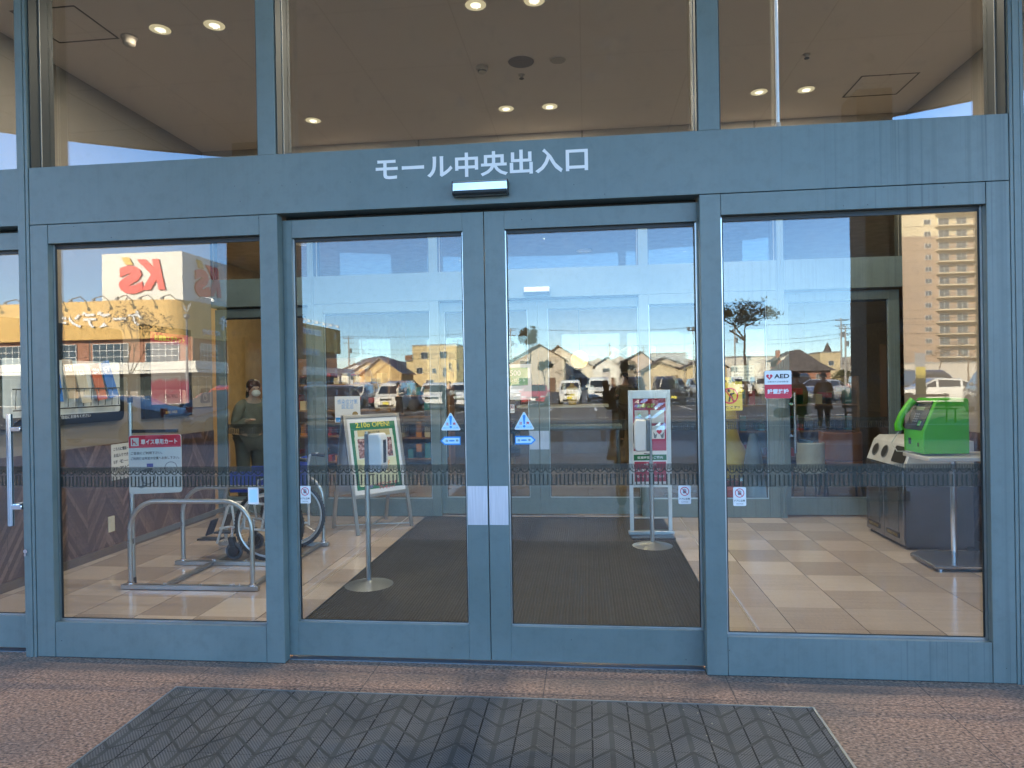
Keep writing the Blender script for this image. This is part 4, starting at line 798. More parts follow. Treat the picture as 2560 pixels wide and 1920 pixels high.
    b = MB(); b.ball((hc.x, hc.y+.018*k, hc.z-.028*k), .088*k, .098*k, .088*k, n=18, m=12)
    if longhair: b.ball((hc.x, hc.y+.05*k, hc.z-.15*k), .085*k, .065*k, .15*k, n=16, m=10)
    b.out('hair', HM, p); fy = hc.y-.088*k; fz = hc.z-.07*k
    for s_ in (-1, 1):
        MB().ball((s_*.028*k, fy+.004, fz), .010*k, .006*k, .006*k, n=10).out('eye', BLKINK, p); MB().ball((s_*.084*k, hc.y, fz-.012*k), .01*k, .018*k, .028*k, n=10).out('ear', SKN, p)
    if mask: MB().ball((0, fy+.018*k, fz-.055*k), .058*k, .045*k, .045*k, n=16).out('face_mask', WHP, p)
    else: MB().ball((0, fy+.006*k, fz-.062*k), .022*k, .008*k, .006*k, n=10).out('mouth', pm('lips', (.35, .12, .1), .5), p)
    if hat:
        b = MB(); b.lathe([(.093*k, 0), (.096*k, .03*k), (.075*k, .08*k), (.03*k, .1*k), (.0005, .102*k)], (hc.x, hc.y+.004, hc.z-.01), 20); b.box(-.06*k, .06*k, hc.y-.16*k, hc.y-.05*k, hc.z-.008, hc.z); b.out('cap', pm('cap_cloth', hat, .8), p)
    return p
person('photographer in dark coat and dark trousers standing before the doors, mirrored in the glass', (.47, -3.98, 0), R(180), 1.7, top=(.02, .02, .022), legs=(.015, .017, .02), shoes=(.12, .07, .04), armL='reach', armR='fwd', hat=(.015, .015, .02), coat=.62)
person('woman in grey-green jacket and white face mask inside by the left inner window', (-4.13, 4.5, 0), R(48), 1.6, top=(.19, .175, .14), legs=(.1, .1, .09), mask=True, longhair=True, armL='fwd', armR='fwd', lean=.22)
person('person in long black coat walking away down the mall hall', (1.42, 15.2, 0), R(180), 1.66, top=(.006, .006, .008), legs=(.01, .01, .012), coat=.35, longhair=True, stride=.12)
person('man in cap and olive jacket standing at the counter in the mall hall', (.92, 13.0, 0), R(-15), 1.66, top=(.16, .13, .07), legs=(.1, .08, .06), hat=(.06, .05, .04), armR='fwd')
person('person in dark hooded coat mirrored in the right window, with handbag', (5.15, -13.9, 0), R(190), 1.6, top=(.012, .012, .016), legs=(.01, .01, .013), hat=(.012, .012, .015), coat=.6)
person('person in black jacket mirrored beside the benches', (6.57, -16.3, 0), R(200), 1.62, top=(.01, .01, .012), legs=(.012, .012, .015), coat=.6)
person('woman in cream jacket pushing a pushchair across the car park', (-8.75, -27.5, 0), R(80), 1.6, top=(.6, .55, .48), legs=(.03, .03, .035), armL='fwd', armR='fwd', stride=.2, longhair=True)
person('person in dark clothes standing by the white vans in the car park', (-4.9, -20.5, 0), R(160), 1.6, top=(.02, .03, .035), legs=(.015, .02, .02))
hb = thing('handbag', 'dark handbag carried low by the hooded person mirrored at right', 'bag', (4.78, -13.9, .62)); MB().prism(rrect(.36, .24, .07, 4), 'y', -.06, .06).out('bag_body', BLKP, hb); MB().tube(arch_pts(-.1, .1, 0, .1, .32, .09), .01, 6).out('bag_handle', BLKP, hb)

# ---------------- mall hall behind the inner front
WARM = pm('warm_plaster', (.5, .36, .19), .8); WOODW = pm('shop_wood', (.28, .15, .06), .5, var=.3, scale=4); TAN = pm('tan_wall', (.42, .31, .18), .8)
struct(box('mall_back_wall', TAN, -14, 12, 29.9, 30.1, 0, 5)); struct(box('mall_side_wall', WARM, -14.2, -14, 4.2, 30, 0, 5)); struct(box('mall_side_wall', WARM, 12, 12.2, 4.2, 30, 0, 5)); struct(box('mall_ceiling', pm('mall_ceiling_paint', (.42, .36, .3), .9), -14, 12, 4.2, 30, 3.7, 3.9))
struct(box('shop_partition', WARM, -6.4, -6.3, 6.0, 20, 0, 3.69)); struct(box('shop_partition', WARM, -14, -6.41, 9.0, 9.1, 0, 3.69))
for i, (x, y, w_, d_, st, l) in enumerate(((-4.3, 6.6, 1.2, 1.2, 60, 'warm lit round ceiling lamp of the shop behind the masked woman'), (0, 8, 1.6, 1.6, 20, 'warm lit round ceiling lamp in the first bay of the mall hall'), (2.6, 5.4, 1.4, 1.4, 7, 'warm round ceiling lamp added to brighten the chairs at the right of the mall hall'), (0, 14, 1.6, 1.6, 22, 'warm lit round ceiling lamp above the black-coated walker'), (-9, 7, 1.2, 1.2, 16, 'warm lit round ceiling lamp deep in the left shop'), (1, 22, 2, 2, 20, 'farthest warm lit round ceiling lamp of the mall hall'))):  # the right-hand lamp is an addition that brightens the chairs behind the inner window
    o = thing('ceiling_panel_light', l, 'ceiling light', (x, y, 3.69)); MB().lathe([(.0005, -.012), (.1, -.012), (.1, -.002), (.0005, -.002)], n=24).out('diffuser', em('panel_light_%d' % i, (1, .74, .42), .6), o); MB().lathe([(.102, -.016), (.13, -.014), (.13, -.001), (.102, -.001)], n=24).out('trim', WH, o)
    l_ = bpy.data.lights.new('panel_beam', 'AREA'); l_.shape = 'DISK'; l_.size = .2; l_.energy = st*w_*d_*.13; l_.color = (1, .72, .42); lo = bpy.data.objects.new('panel_beam', l_); C.objects.link(lo); lo.location = (x, y, 3.67); lo['kind'] = 'structure'
# the lit vestibule downlights give their light
for x, y, _l in DL:
    l_ = bpy.data.lights.new('downlight_beam', 'AREA'); l_.shape = 'DISK'; l_.size = .06; l_.energy = 3.5; l_.color = (1, .84, .66); lo = bpy.data.objects.new('downlight_beam', l_); C.objects.link(lo); lo.location = (x, y, 4.19); lo['kind'] = 'structure'
def shelf(x, y, w_, d_, h, n, label, mt, cols, seed):
    o = thing('shop_shelf', label, 'shelf', (x, y, 0)); b = MB(); b.box(-w_/2, w_/2, d_/2-.03, d_/2, 0, h)
    for sx in (-1, 1): b.box(sx*w_/2-.02, sx*w_/2+.02, -d_/2, d_/2-.031, 0, h)
    b.out('carcass', mt, o); b = MB(); rr = random.Random(seed)
    for i in range(n): b.box(-w_/2+.021, w_/2-.021, -d_/2, d_/2-.032, .1+i*(h-.15)/n, .13+i*(h-.15)/n)
    b.out('shelf_board', mt, o)
    for c_ in cols:
        b = MB()
        for i in range(n):
            for k in range(int(w_/.16)):
                if rr.random() < .75/len(cols)*1.6: px = -w_/2+.1+k*.16; hh = rr.uniform(.1, .28); b.box(px-.05, px+.05, -d_/2+.05, d_/2-.1, .131+i*(h-.15)/n, .131+i*(h-.15)/n+hh)
        g_ = b.out('goods', c_, o) if b.v else None
cs = [pm('goods_red', (.45, .05, .03), .5), pm('goods_cream', (.6, .52, .35), .5), pm('goods_orange', (.6, .25, .03), .5), pm('goods_teal', (.05, .25, .3), .5), pm('goods_brown', (.2, .1, .05), .5)]
shelf(-4.6, 8.6, 2.2, .5, 2.0, 4, 'wooden wall shelf with boxed goods behind the masked woman', WOODW, cs[:3], 1); shelf(-3.0, 9.0, 1.0, .5, 1.7, 4, 'narrow shelf of goods to the right behind the masked woman', WOODW, cs[1:4], 2)
shelf(3.6, 9.0, 2.0, .6, 1.5, 3, 'low display shelf with red and teal goods right of the hall', WOODW, [cs[0], cs[3], cs[1]], 3); shelf(5.6, 8.0, 1.6, .6, 2.0, 4, 'tall brown display shelf far right of the hall', pm('dark_wood', (.12, .06, .03), .5), [cs[4], cs[2]], 4)
shelf(-1.6, 11.5, 1.6, .6, 1.3, 3, 'display shelf of cream and red goods left of the counter', WOODW, [cs[1], cs[0]], 6)
o = thing('counter', 'pale-topped sales counter with dark front in the mall hall', 'counter', (-.5, 11.0, 0)) ; MB().box(-.9, .9, -.3, .3, 0, .95).out('front', pm('counter_front', (.2, .16, .12), .5), o); MB().box(-.95, .95, -.34, .34, .951, 1.0).out('top', WHP, o)
o = thing('table', 'long low pale table with papers in front of the counter', 'table', (-.2, 8.6, 0)); MB().box(-.8, .8, -.35, .35, .68, .72).out('top', pm('pale_blue_top', (.35, .5, .55), .4), o)
for px in (-.74, .74):
    for py in (-.3, .3): MB().cyl((px, py, 0), (px, py, .68), .02, n=8).out('leg', GREYP, o)
o = thing('pendant_lamp', 'glowing orange globe lamp hanging over the hall counter', 'lamp', (-.15, 12.6, 2.0)); MB().ball((0, 0, 0), .2, n=20, m=14).out('globe', em('lamp_globe', (1, .42, .1), .3), o); MB().cyl((0, 0, .2), (0, 0, 1.7), .008, n=6).out('cable', BLKP, o)
o = thing('display_figure', 'yellow dressed display bust on the hall counter', 'display', (-.3, 11.0, 1.0)); MB().lathe([(.08, 0), (.1, .1), (.13, .28), (.12, .36), (.05, .4), (.04, .46)], n=16).out('torso', pm('display_yellow', (.7, .48, .02), .6), o); MB().ball((0, 0, .53), .07, .08, .09).out('head', BLKP, o)
o = tag(text('hall_lettering', pm('lit_cream', (.9, .8, .5), .5), None, 'MEI', frame_of((1.3, 16.0, 2.3), FRONT), w=1.3, h=.3, bold=.02, t=.05), 'cream letters MEI high on the hall fascia', 'sign'); o2 = struct(box('hall_fascia', pm('fascia_tan', (.33, .25, .16), .8), -4, 6, 16.06, 16.3, 2.2, 3.69))
def chair(x, y, rz, mt, label):
    o = thing('chair', label, 'chair', (x, y, 0), rz); MB().prism(rrect(.46, .46, .12, 5), 'z', .42, .47).out('seat', mt, o); b = MB(); P = [(.25*math.cos(R(a)), .21*math.sin(R(a))) for a in range(0, 181, 15)]; Q = [(.21*math.cos(R(a)), .17*math.sin(R(a))) for a in range(180, -1, -15)]
    b.prism(P+Q, 'z', .475, .82); b.out('backrest', mt, o, bevel=.015)
    for sx in (-1, 1):
        for sy in (-1, 1): MB().tube([(sx*.18, sy*.17, .42), (sx*.22, sy*.22, 0)], [.02, .014], 8).out('leg', pm('dark_leg', (.04, .03, .02), .4), o)
    return o
BG = pm('beige_shell', (.6, .55, .45), .4); chair(2.63, 4.95, R(190), BG, 'beige shell chair with dark legs inside the inner right window').scale = (.68, .7, .88); chair(3.1, 5.3, R(170), pm('brown_leather', (.4, .15, .04), .5), 'brown leather chair inside, right of the beige chair')
o = thing('kiddie_ride', 'yellow red and blue coin ride toy inside the inner right window', 'toy ride', (1.7, 5.1, 0)); MB().box(-.3, .3, -.3, .3, 0, .2).out('base', pm('toy_red', (.55, .05, .03), .35), o, bevel=.03); MB().lathe([(.2, 0), (.26, .1), (.24, .3), (.16, .45), (.12, .6), (.13, .75), (.08, .88), (.0005, .9)], (0, 0, .3), 20).out('body', pm('toy_yellow', (.75, .5, .02), .3), o); b = MB(); b.ball((.28, -.1, .35), .1, .08, .1); b.ball((-.28, -.1, .35), .1, .08, .1); b.out('wheels', pm('toy_blue', (.02, .12, .5), .3), o)
o = thing('umbrella_bagger', 'clear umbrella bag stand with grey pleats by the inner door', 'stand', (1.92, 4.7, 0)); MB().lathe([(.14, 0), (.15, .02), (.1, .55), (.04, .85), (.0005, .86)], n=24).out('body', GREYP, o); MB().box(-.16, .16, -.05, .05, .3, .34).out('tray', CHR, o)

# ---------------- mall building shell and canopy
t = Mt('mall_cladding', (.4, .36, .31), .75); x, y, z = t.xyz(); c = t.ramp(t.noise(1.5, 5), [(.3, (.36, .32, .27)), (.7, (.44, .4, .35))]); c = t.mix(line(z, .9, .02).mx(line(x, 1.8, .02)), c, (.2, .18, .15)); t.color(c); CLAD = t.m
mb_ = thing('mall_building', 'large beige clad mall building carrying the entrance and canopy', 'building', (0, 0, 0))
MB().box(-60, -4.6, .001, 4.19, 0, 4.36).box(3.6, 45, .001, 4.19, 0, 4.36).out('ground_floor_wall', CLAD, mb_); MB().box(-60, 45, .001, 45, 4.361, 12).out('upper_wall', CLAD, mb_)
MB().box(-60, -14.3, 4.2, 45, 0, 4.36).box(12.3, 45, 4.2, 45, 0, 4.36).box(-14.3, 12.3, 30.2, 45, 0, 4.36).out('rear_wall', CLAD, mb_); MB().box(-14.3, 12.3, 4.36-.46, 30.2, 3.91, 4.359).out('plenum', CLAD, mb_)
P = [(-11.5, -.01)]+[(x_, -7.12+(x_+.7)**2/20) for x_ in [-11.5+i*.9 for i in range(25)]]+[(10.1, -.01)]
t = Mt('canopy_soffit', (.2, .17, .15), .8); x, y, z = t.xyz(); t.color(t.mix(line(y, 1.2, .012).mx(line(x, 1.2, .012)), t.ramp(t.noise(1, 4), [(.3, (.6, .56, .5)), (.7, (.65, .6, .55))]), (.3, .27, .24))); SOF = t.m
cn = thing('entrance_canopy', 'bow-fronted flat canopy over the entrance forecourt', 'canopy', (0, 0, 0)); MB().prism(P, 'z', 5.0, 5.5).out('canopy_slab', SOF, cn)
e = MB(); Q = [(p[0], p[1]) for p in P[1:-1]]
for a, b_ in zip(Q, Q[1:]): e.add([(a[0], a[1]-.02, 4.985), (b_[0], b_[1]-.02, 4.985), (b_[0], b_[1]-.02, 5.58), (a[0], a[1]-.02, 5.58), (a[0], a[1]+.03, 4.985), (b_[0], b_[1]+.03, 4.985)], [(0, 1, 2, 3), (0, 4, 5, 1)])
e.out('fascia_edge', pm('fascia_metal', (.3, .27, .24), .5), cn)
t = Mt('column_tile', (.075, .06, .05), .6); x, y, z = t.xyz(); t.color(t.mix(line(z, .3, .008), t.ramp(t.noise(6, 4), [(.3, (.06, .048, .04)), (.7, (.085, .07, .058))]), (.03, .026, .022))); COLM = t.m
for x_, w_, y_, l in ((-4.58, .85, -5.75, 'wide dark tiled canopy column mirrored beside the left window'), (3.55, .42, -5.2, 'slim dark tiled canopy column mirrored in the right window')):
    o = thing('column', l, 'column', (x_, y_, 0)); MB().box(-w_/2, w_/2, -.25, .25, .12, 4.999).out('shaft', COLM, o, bevel=.01); MB().box(-w_/2-.03, w_/2+.03, -.28, .28, .001, .12).out('base', GREYP, o)

# ---------------- outdoors: car park markings
b = MB(); LN = pm('road_paint', (.75, .75, .72), .6)
for row, (x0, x1) in {-33: (-22, 24), -44: (-24, 26), -56: (-30, 34)}.items():
    for i in range(int((x1-x0)/2.5)): b.box(x0+i*2.5-.06, x0+i*2.5+.06, row-5, row, -.117, -.115)
    b.box(x0, x1, row-5.12, row-5, -.117, -.115)
struct(b.out('parking_lines', LN))
b = MB(); b.box(-40, 50, -20.2, -20, -.117, -.115); b.box(-40, 50, -26.2, -26.05, -.117, -.115); struct(b.out('lane_lines', LN))
for x_, l in ((3.2, 'left'), (5.0, 'right')):
    pass
CARG = bpy.data.materials.new('car_window'); CARG = pm('car_glass', (.02, .025, .03), .05, var=.05, coat=1)
CARS = {}
def make_car(kind, col, label):
    D = {'kei': (3.4, 1.48, 1.72, [(-1.7, .35, .8, .81), (-1.64, .22, .98, 1.6), (-1.3, .2, 1.0, 1.7), (.35, .2, 1.0, 1.7), (.7, .2, 1.0, 1.55), (1.2, .2, .98, 1.0), (1.6, .22, .88, .89), (1.7, .33, .7, .71)]),
         'van': (4.7, 1.75, 1.9, [(-2.35, .38, .9, .91), (-2.28, .25, 1.08, 1.75), (-1.9, .22, 1.1, 1.88), (.6, .22, 1.1, 1.88), (1.1, .22, 1.1, 1.66), (1.7, .22, 1.05, 1.09), (2.2, .25, .92, .94), (2.35, .36, .7, .71)]),
         'suv': (4.5, 1.82, 1.68, [(-2.25, .42, .95, .96), (-2.15, .3, 1.05, 1.3), (-1.8, .28, 1.05, 1.6), (-.2, .28, 1.03, 1.67), (.35, .28, 1.02, 1.55), (1.0, .28, 1.0, 1.04), (1.95, .3, .88, .9), (2.25, .4, .7, .71)]),
         'sedan': (4.6, 1.76, 1.46, [(-2.3, .38, .85, .86), (-2.15, .26, .95, .98), (-1.6, .24, .96, 1.1), (-1.0, .24, .95, 1.4), (.1, .24, .93, 1.45), (.95, .24, .92, .97), (2.0, .26, .78, .8), (2.3, .38, .6, .61)])}[kind]
    L, W_, H_, S = D; o = thing('car', label, 'car', (0, 0, 0)); hw = W_/2
    cm = pm('car_paint_%02d%02d%02d' % tuple(int(c_*99) for c_ in col), col, .22, var=.02, coat=.6)
    rg = []
    for (x_, zb, zs, zt) in S:
        nar = 1-.12*(abs(x_)/(L/2))**4; w1 = hw*nar; gh = max(0, zt-zs); w2 = w1*(1-.2*min(1, gh/.7))
        rg.append([(x_, -w1*.93, zb), (x_, -w1, zb+.15), (x_, -w1, zs-.12), (x_, -w1*.965, zs), (x_, -w2, zt-.03*min(1, gh*9)), (x_, -w2*.8, zt), (x_, w2*.8, zt), (x_, w2, zt-.03*min(1, gh*9)), (x_, w1*.965, zs), (x_, w1, zs-.12), (x_, w1, zb+.15), (x_, w1*.93, zb)])
    MB().loft(rg).out('body', cm, o)
    # glazing from the lofted stations
    g = MB(); gt = [i for i in range(len(S)) if S[i][3]-S[i][2] > .25]
    def lerp(p, q, u): return tuple(p[i]+(q[i]-p[i])*u for i in range(3))
    for sd_ in (0, 1):
        for i in range(len(S)-1):
            if S[i][3]-S[i][2] < .2 and S[i+1][3]-S[i+1][2] < .2: continue
            A0, A1 = (rg[i][3], rg[i][4]) if not sd_ else (rg[i][8], rg[i][7]); B0, B1 = (rg[i+1][3], rg[i+1][4]) if not sd_ else (rg[i+1][8], rg[i+1][7]); off = -.006 if not sd_ else .006
            q = [lerp(lerp(A0, B0, .06), lerp(A1, B1, .06), .12), lerp(lerp(A0, B0, .95), lerp(A1, B1, .95), .12), lerp(lerp(A0, B0, .95), lerp(A1, B1, .95), .86), lerp(lerp(A0, B0, .06), lerp(A1, B1, .06), .86)]
            g.add([(p[0], p[1]+off, p[2]) for p in q], [(0, 1, 2, 3)])
    g.out('side_glass', CARG, o, smooth=False)
    def cross(i, j, nm):
        a, c_ = rg[i], rg[j]; q = [lerp(a[5], c_[5], .08), lerp(a[6], c_[6], .08), lerp(a[6], c_[6], .9), lerp(a[5], c_[5], .9)]
        qq = []
        for k_, p in enumerate(q): qq.append((p[0]+(.008 if i > len(S)/2-1 else -.008), p[1]*1.08, p[2]+.006))
        MB().add(qq, [(0, 1, 2, 3)]).out(nm, CARG, o, smooth=False)
    fi = max(i for i in gt); cross(fi, fi+1, 'windscreen') if kind != 'x' else None
    ri = min(gt); MB().add([(S[0][0]-.02+(S[ri][0]-S[0][0])*.5, -hw*.7, S[ri][2]+.06), (S[0][0]-.02+(S[ri][0]-S[0][0])*.5, hw*.7, S[ri][2]+.06), (S[ri][0]-.02, hw*.6, S[ri][3]-.1), (S[ri][0]-.02, -hw*.6, S[ri][3]-.1)], [(0, 1, 2, 3)]).out('rear_glass', CARG, o, smooth=False)
    wr = .29 if kind == 'kei' else .33
    for sx in (-L*.31, L*.32):
        for sy in (-1, 1):
            wh = MB().lathe([(wr*.6, -.1), (wr*.95, -.1), (wr, -.06), (wr, .06), (wr*.95, .1), (wr*.6, .1)], n=24, M=Matrix.Translation(Vector((sx, sy*(hw-.09), wr))) @ Matrix.Rotation(R(90), 4, 'X')).out('tyre', RUB, o)
            MB().lathe([(.0005, .0), (wr*.3, .01), (wr*.6, -.01), (wr*.62, .02), (.0005, .022)], n=12, M=Matrix.Translation(Vector((sx, sy*(hw+.0), wr))) @ Matrix.Rotation(R(90*sy), 4, 'X')).out('rim', ALM, o)
            MB().prism([((wr+.06)*math.cos(R(a)), (wr+.06)*math.sin(R(a))) for a in range(-20, 201, 20)], 'y', sy*(hw-.02), sy*(hw+.004), Matrix.Translation(Vector((sx, 0, wr)))).out('wheel_arch', BLKP, o)
    fx = L/2
    for sy in (-1, 1):
        MB().box(fx-.22, fx-.05, sy*hw*.52 if sy > 0 else -hw*.86, hw*.86 if sy > 0 else -hw*.52, S[-2][2]-.2, S[-2][2]-.04).out('headlight', pm('headlight_glass', (.6, .63, .66), .08, .3), o, bevel=.03)
        MB().box(-fx+.02, -fx+.12, sy*hw*.6 if sy > 0 else -hw*.88, hw*.88 if sy > 0 else -hw*.6, .8, 1.05).out('tail_light', pm('tail_red', (.45, .01, .01), .2), o, bevel=.02)
        MB().box(L*.14, L*.14+.1, sy*(hw+.0) if sy > 0 else -hw-.16, hw+.16 if sy > 0 else -hw, S[4][2]+.02, S[4][2]+.16).out('mirror', cm, o, bevel=.03)
    MB().box(fx-.07, fx+.012, -hw*.45, hw*.45, S[-2][2]-.2, S[-2][2]-.08).out('grille', BLKP, o); MB().box(fx-.07, fx+.02, -hw*.6, hw*.6, .32, .42).out('bumper_intake', BLKP, o)
    MB().box(fx+.013, fx+.028, -.165, .165, .44, .6).out('number_plate', YEL if kind == 'kei' else WHP, o)
    return o
cars = [('suv', (.09, .11, .14), -12.6, -26.3, 152, 'dark grey estate mirrored nearest in the left door, nose to the left'), ('van', (.02, .02, .025), -17.6, -40.6, 100, 'black minivan behind the dark grey estate'),
        ('kei', (.72, .68, .58), -16.1, -43.6, 90, 'cream boxy small car with yellow plate, leftmost of the pale pair'), ('van', (.3, .31, .35), -13.7, -45.5, 90, 'grey minivan between the two cream small cars'), ('kei', (.74, .72, .64), -11.5, -36.3, 90, 'cream small car with yellow plate, second of the pale pair'),
        ('suv', (.78, .78, .76), -9.6, -39.4, 84, 'white estate with black grille behind the cream-jacketed woman'), ('suv', (.76, .77, .76), -7.3, -37.2, 90, 'white estate cut by the door meeting stile'), ('sedan', (.5, .01, .03), -3.4, -42.0, 90, 'bright red car at the left of the right door'),
        ('kei', (.75, .75, .72), -1.1, -43.8, 90, 'white small truck-like van right of the red car'), ('van', (.76, .76, .72), 1.0, -49.6, 92, 'white minivan partly behind the small white van'), ('van', (.05, .05, .06), 3.6, -51, 90, 'dark minivan behind the poster stand'),
        ('van', (.07, .07, .08), 6.2, -51.8, 90, 'dark grey minivan right of the poster stand'), ('kei', (.03, .03, .03), 5.3, -40, 92, 'black small car with yellow plate right of the poster stand'), ('kei', (.78, .78, .74), 13.1, -57, 90, 'white small car left of the AED sticker'),
        ('kei', (.76, .74, .62), 15.0, -57.4, 90, 'pale small car just behind the AED sticker'), ('van', (.06, .07, .08), 15.3, -48.6, 96, 'dark minivan behind the hooded person'), ('sedan', (.77, .78, .8), 15.0, -42.6, 140, 'white saloon angled behind the two dark figures'),
        ('suv', (.8, .8, .78), 18.3, -43.4, 100, 'white off-roader by the right column'), ('sedan', (.78, .77, .73), 17.6, -33.4, 186, 'white saloon seen side-on behind the green payphone'), ('van', (.05, .05, .06), 19.6, -38.5, 90, 'dark minivan behind the side-on white saloon'),
        ('van', (.12, .13, .15), 16.9, -26.2, -80, 'dark grey minivan with red tail light at the right window edge'), ('sedan', (.4, .42, .45), -14.0, -14.9, 178, 'silver saloon mirrored low behind the brochure rack'), ('sedan', (.03, .05, .09), -11.8, -17.5, 100, 'dark blue saloon at the left column'),
        ('kei', (.4, .03, .02), -14.6, -23.5, 95, 'red small car behind the dark blue saloon'), ('van', (.7, .7, .68), 22.5, -50, 90, 'white minivan far right in front of the beige wall'), ('kei', (.7, .7, .68), 25.3, -49, 90, 'white small car farthest right'),
        ('suv', (.2, .22, .25), 9.8, -58, 90, 'grey estate far off between the doors and right window'), ('van', (.7, .7, .7), -20.5, -58, 90, 'white van far behind the black minivan'), ('sedan', (.6, .6, .62), -6.0, -58, 90, 'pale saloon far behind the door meeting stile'), ('kei', (.1, .2, .3), -8.4, -58, 90, 'blue small car in the farthest row')]
SRC = {}
for kind, col, x_, y_, rz, lab in cars:
    k = (kind, col)
    c_ = make_car(kind, col, lab) if k not in SRC else copy_tree(SRC[k]); SRC.setdefault(k, c_); c_['label'] = lab; c_['group'] = 'cars in the car park'; c_.location = (x_, y_, -.12); c_.rotation_euler = (0, 0, R(rz))

# benches, pushchair, banner
def bench(x_, y_, rz, lab):
    o = thing('bench', lab, 'bench', (x_, y_, 0), rz); W = pm('bench_wood', (.06, .035, .025), .6); b = MB()
    for i in range(4): b.box(-.8, .8, -.22+i*.11, -.13+i*.11, .42, .45)
    b.out('seat', W, o); b = MB()
    for i in range(3): b.box(-.8, .8, .24, .27, .55+i*.12, .63+i*.12)
    b.out('backrest', W, o)
    for sx in (-.7, .7): b = MB(); b.tube([(sx, -.2, 0), (sx, -.2, .42), (sx, .25, .42), (sx, .28, .9)], .025, 8); b.tube([(sx, .22, .42), (sx, .26, 0)], .025, 8); b.out('leg', BLKP, o)
bench(8.3, -17.3, R(170), 'dark slatted bench right of the two mirrored dark figures'); bench(10.6, -19.0, R(175), 'dark slatted bench farther off near the right column')
o = thing('pushchair', 'dark covered pushchair in front of the cream-jacketed woman', 'pushchair', (-8.0, -27.6, -.12)); MB().ball((0, 0, .62), .3, .24, .3, n=16, m=10).out('hood', pm('pram_cloth', (.03, .03, .04), .8), o); MB().tube([(-.35, 0, 1.0), (.2, 0, .25)], .015, 8).out('push_bar', ALM, o)
for px in (-.25, .28):
    for py in (-.2, .2): MB().tube([(px+.1*math.cos(2*math.pi*i/16), py, .11+.1*math.sin(2*math.pi*i/16)) for i in range(16)], .016, 6, True).out('wheel', RUB, o)
o = thing('banner_flag', 'narrow yellow and grey vertical banner mirrored left of the payphone', 'banner', (10.8, -19.9, 0)); MB().cyl((-.16, 0, 0), (-.16, 0, 2.25), .012, n=8).out('pole', ALM, o); MB().box(-.15, .16, -.004, .004, .72, 1.75).out('lower_cloth', pm('banner_yellow', (.5, .42, .1), .8), o); MB().box(-.15, .16, -.004, .004, 1.751, 2.2).out('upper_cloth', pm('banner_grey', (.3, .32, .36), .8), o)

# ---------------- buildings
ROOF = pm('brown_roof', (.09, .07, .06), .7, var=.2); WIN = pm('window_glass', (.06, .08, .1), .08, var=.2); WFR = pm('window_frame_white', (.7, .7, .68), .5)
def win(par, M, w_, h_, at, grid=None, fr=WFR, gl=WIN):
    g = plate('window', gl, par, M, w_, h_, 0, .02, .05, at=at); b = MB(); x0, y0 = at; q = .05
    for a in ((-w_/2-q, w_/2+q, -h_/2-q, -h_/2), (-w_/2-q, w_/2+q, h_/2, h_/2+q), (-w_/2-q, -w_/2, -h_/2, h_/2), (w_/2, w_/2+q, -h_/2, h_/2)): b.prism([(x0+a[0], y0+a[2]), (x0+a[1], y0+a[2]), (x0+a[1], y0+a[3]), (x0+a[0], y0+a[3])], 'z', .0, .09, M)
    nx, ny = grid or (2, 1)
    for i in range(1, nx): xx = x0-w_/2+w_*i/nx; b.prism([(xx-q/2, y0-h_/2), (xx+q/2, y0-h_/2), (xx+q/2, y0+h_/2), (xx-q/2, y0+h_/2)], 'z', .051, .08, M)
    for i in range(1, ny): yy = y0-h_/2+h_*i/ny; b.prism([(x0-w_/2, yy-q/2), (x0+w_/2, yy-q/2), (x0+w_/2, yy+q/2), (x0-w_/2, yy+q/2)], 'z', .0515, .0805, M)
    b.out('frame', fr, g); return g
def gable(lab, x0, x1, xa, y_, dep, ze, za, wall, roof=ROOF, wins=(), flatface=True, cat='house', gz=-.12):
    "gable end facing +Y, front wall at y_"
    o = thing('house', lab, cat, ((x0+x1)/2, y_-dep/2, gz), 0, 'houses beyond the car park'); cx = (x0+x1)/2; X0, X1, XA = x0-cx, x1-cx, xa-cx; Yf = dep/2; E1, A1 = ze-gz, za-gz
    MB().prism([(X0, 0), (X1, 0), (X1, E1), (XA, A1), (X0, E1)], 'y', -Yf, Yf).out('wall', wall, o, smooth=False)
    b = MB(); ov = .45
    for (xe, s_) in ((X0, -1), (X1, 1)):
        dx, dz = xe-XA, E1-A1; q = ov/abs(dx); ex_, ez = xe+dx*q, E1+dz*q
        b.prism([(XA, A1+.04), (ex_, ez+.04), (ex_, ez+.22), (XA, A1+.26)], 'y', -Yf-ov, Yf+ov)
    b.out('roof', roof, o, smooth=False); M = frame_of((0, Yf, 0), (-1, 0, 0))
    for (wx, wz, ww, wh) in wins: win(o, M, ww, wh, (-(wx), wz))
    win(o, M, .95, 2.1, (-(X1*.55), 1.15), (1, 1), fr=pm('door_frame_brown', (.15, .08, .05), .5), gl=pm('door_brown', (.18, .1, .06), .5)) if wins else None
    return o
SID = lambda c_: pm('siding_%02d%02d%02d' % tuple(int(q*99) for q in c_), c_, .8, var=.06, scale=1)
gable('cream gabled house with brown roof behind the dark evergreen tree', -12, -3.5, -7.4, -106, 10, 4.9, 7.3, SID((.6, .52, .4)), wins=((-2, 4.5, 1.6, 1.1), (1.6, 4.3, 1.2, .9), (-2.2, 1.5, 1.8, 1.6)))
gable('larger pale house whose long roof slopes down to the right', -10.5, 1.2, -5.1, -120, 12, 3.9, 7.7, SID((.62, .56, .45)), wins=((3, 3.4, 1.4, .9), (4, 1.5, 1.6, 1.4)))
gable('low dark-roofed house at the left edge of the right door', -17, -9, -13, -113, 9, 3.4, 4.9, SID((.5, .42, .3)), wins=((-1, 1.8, 2, 1.1),))
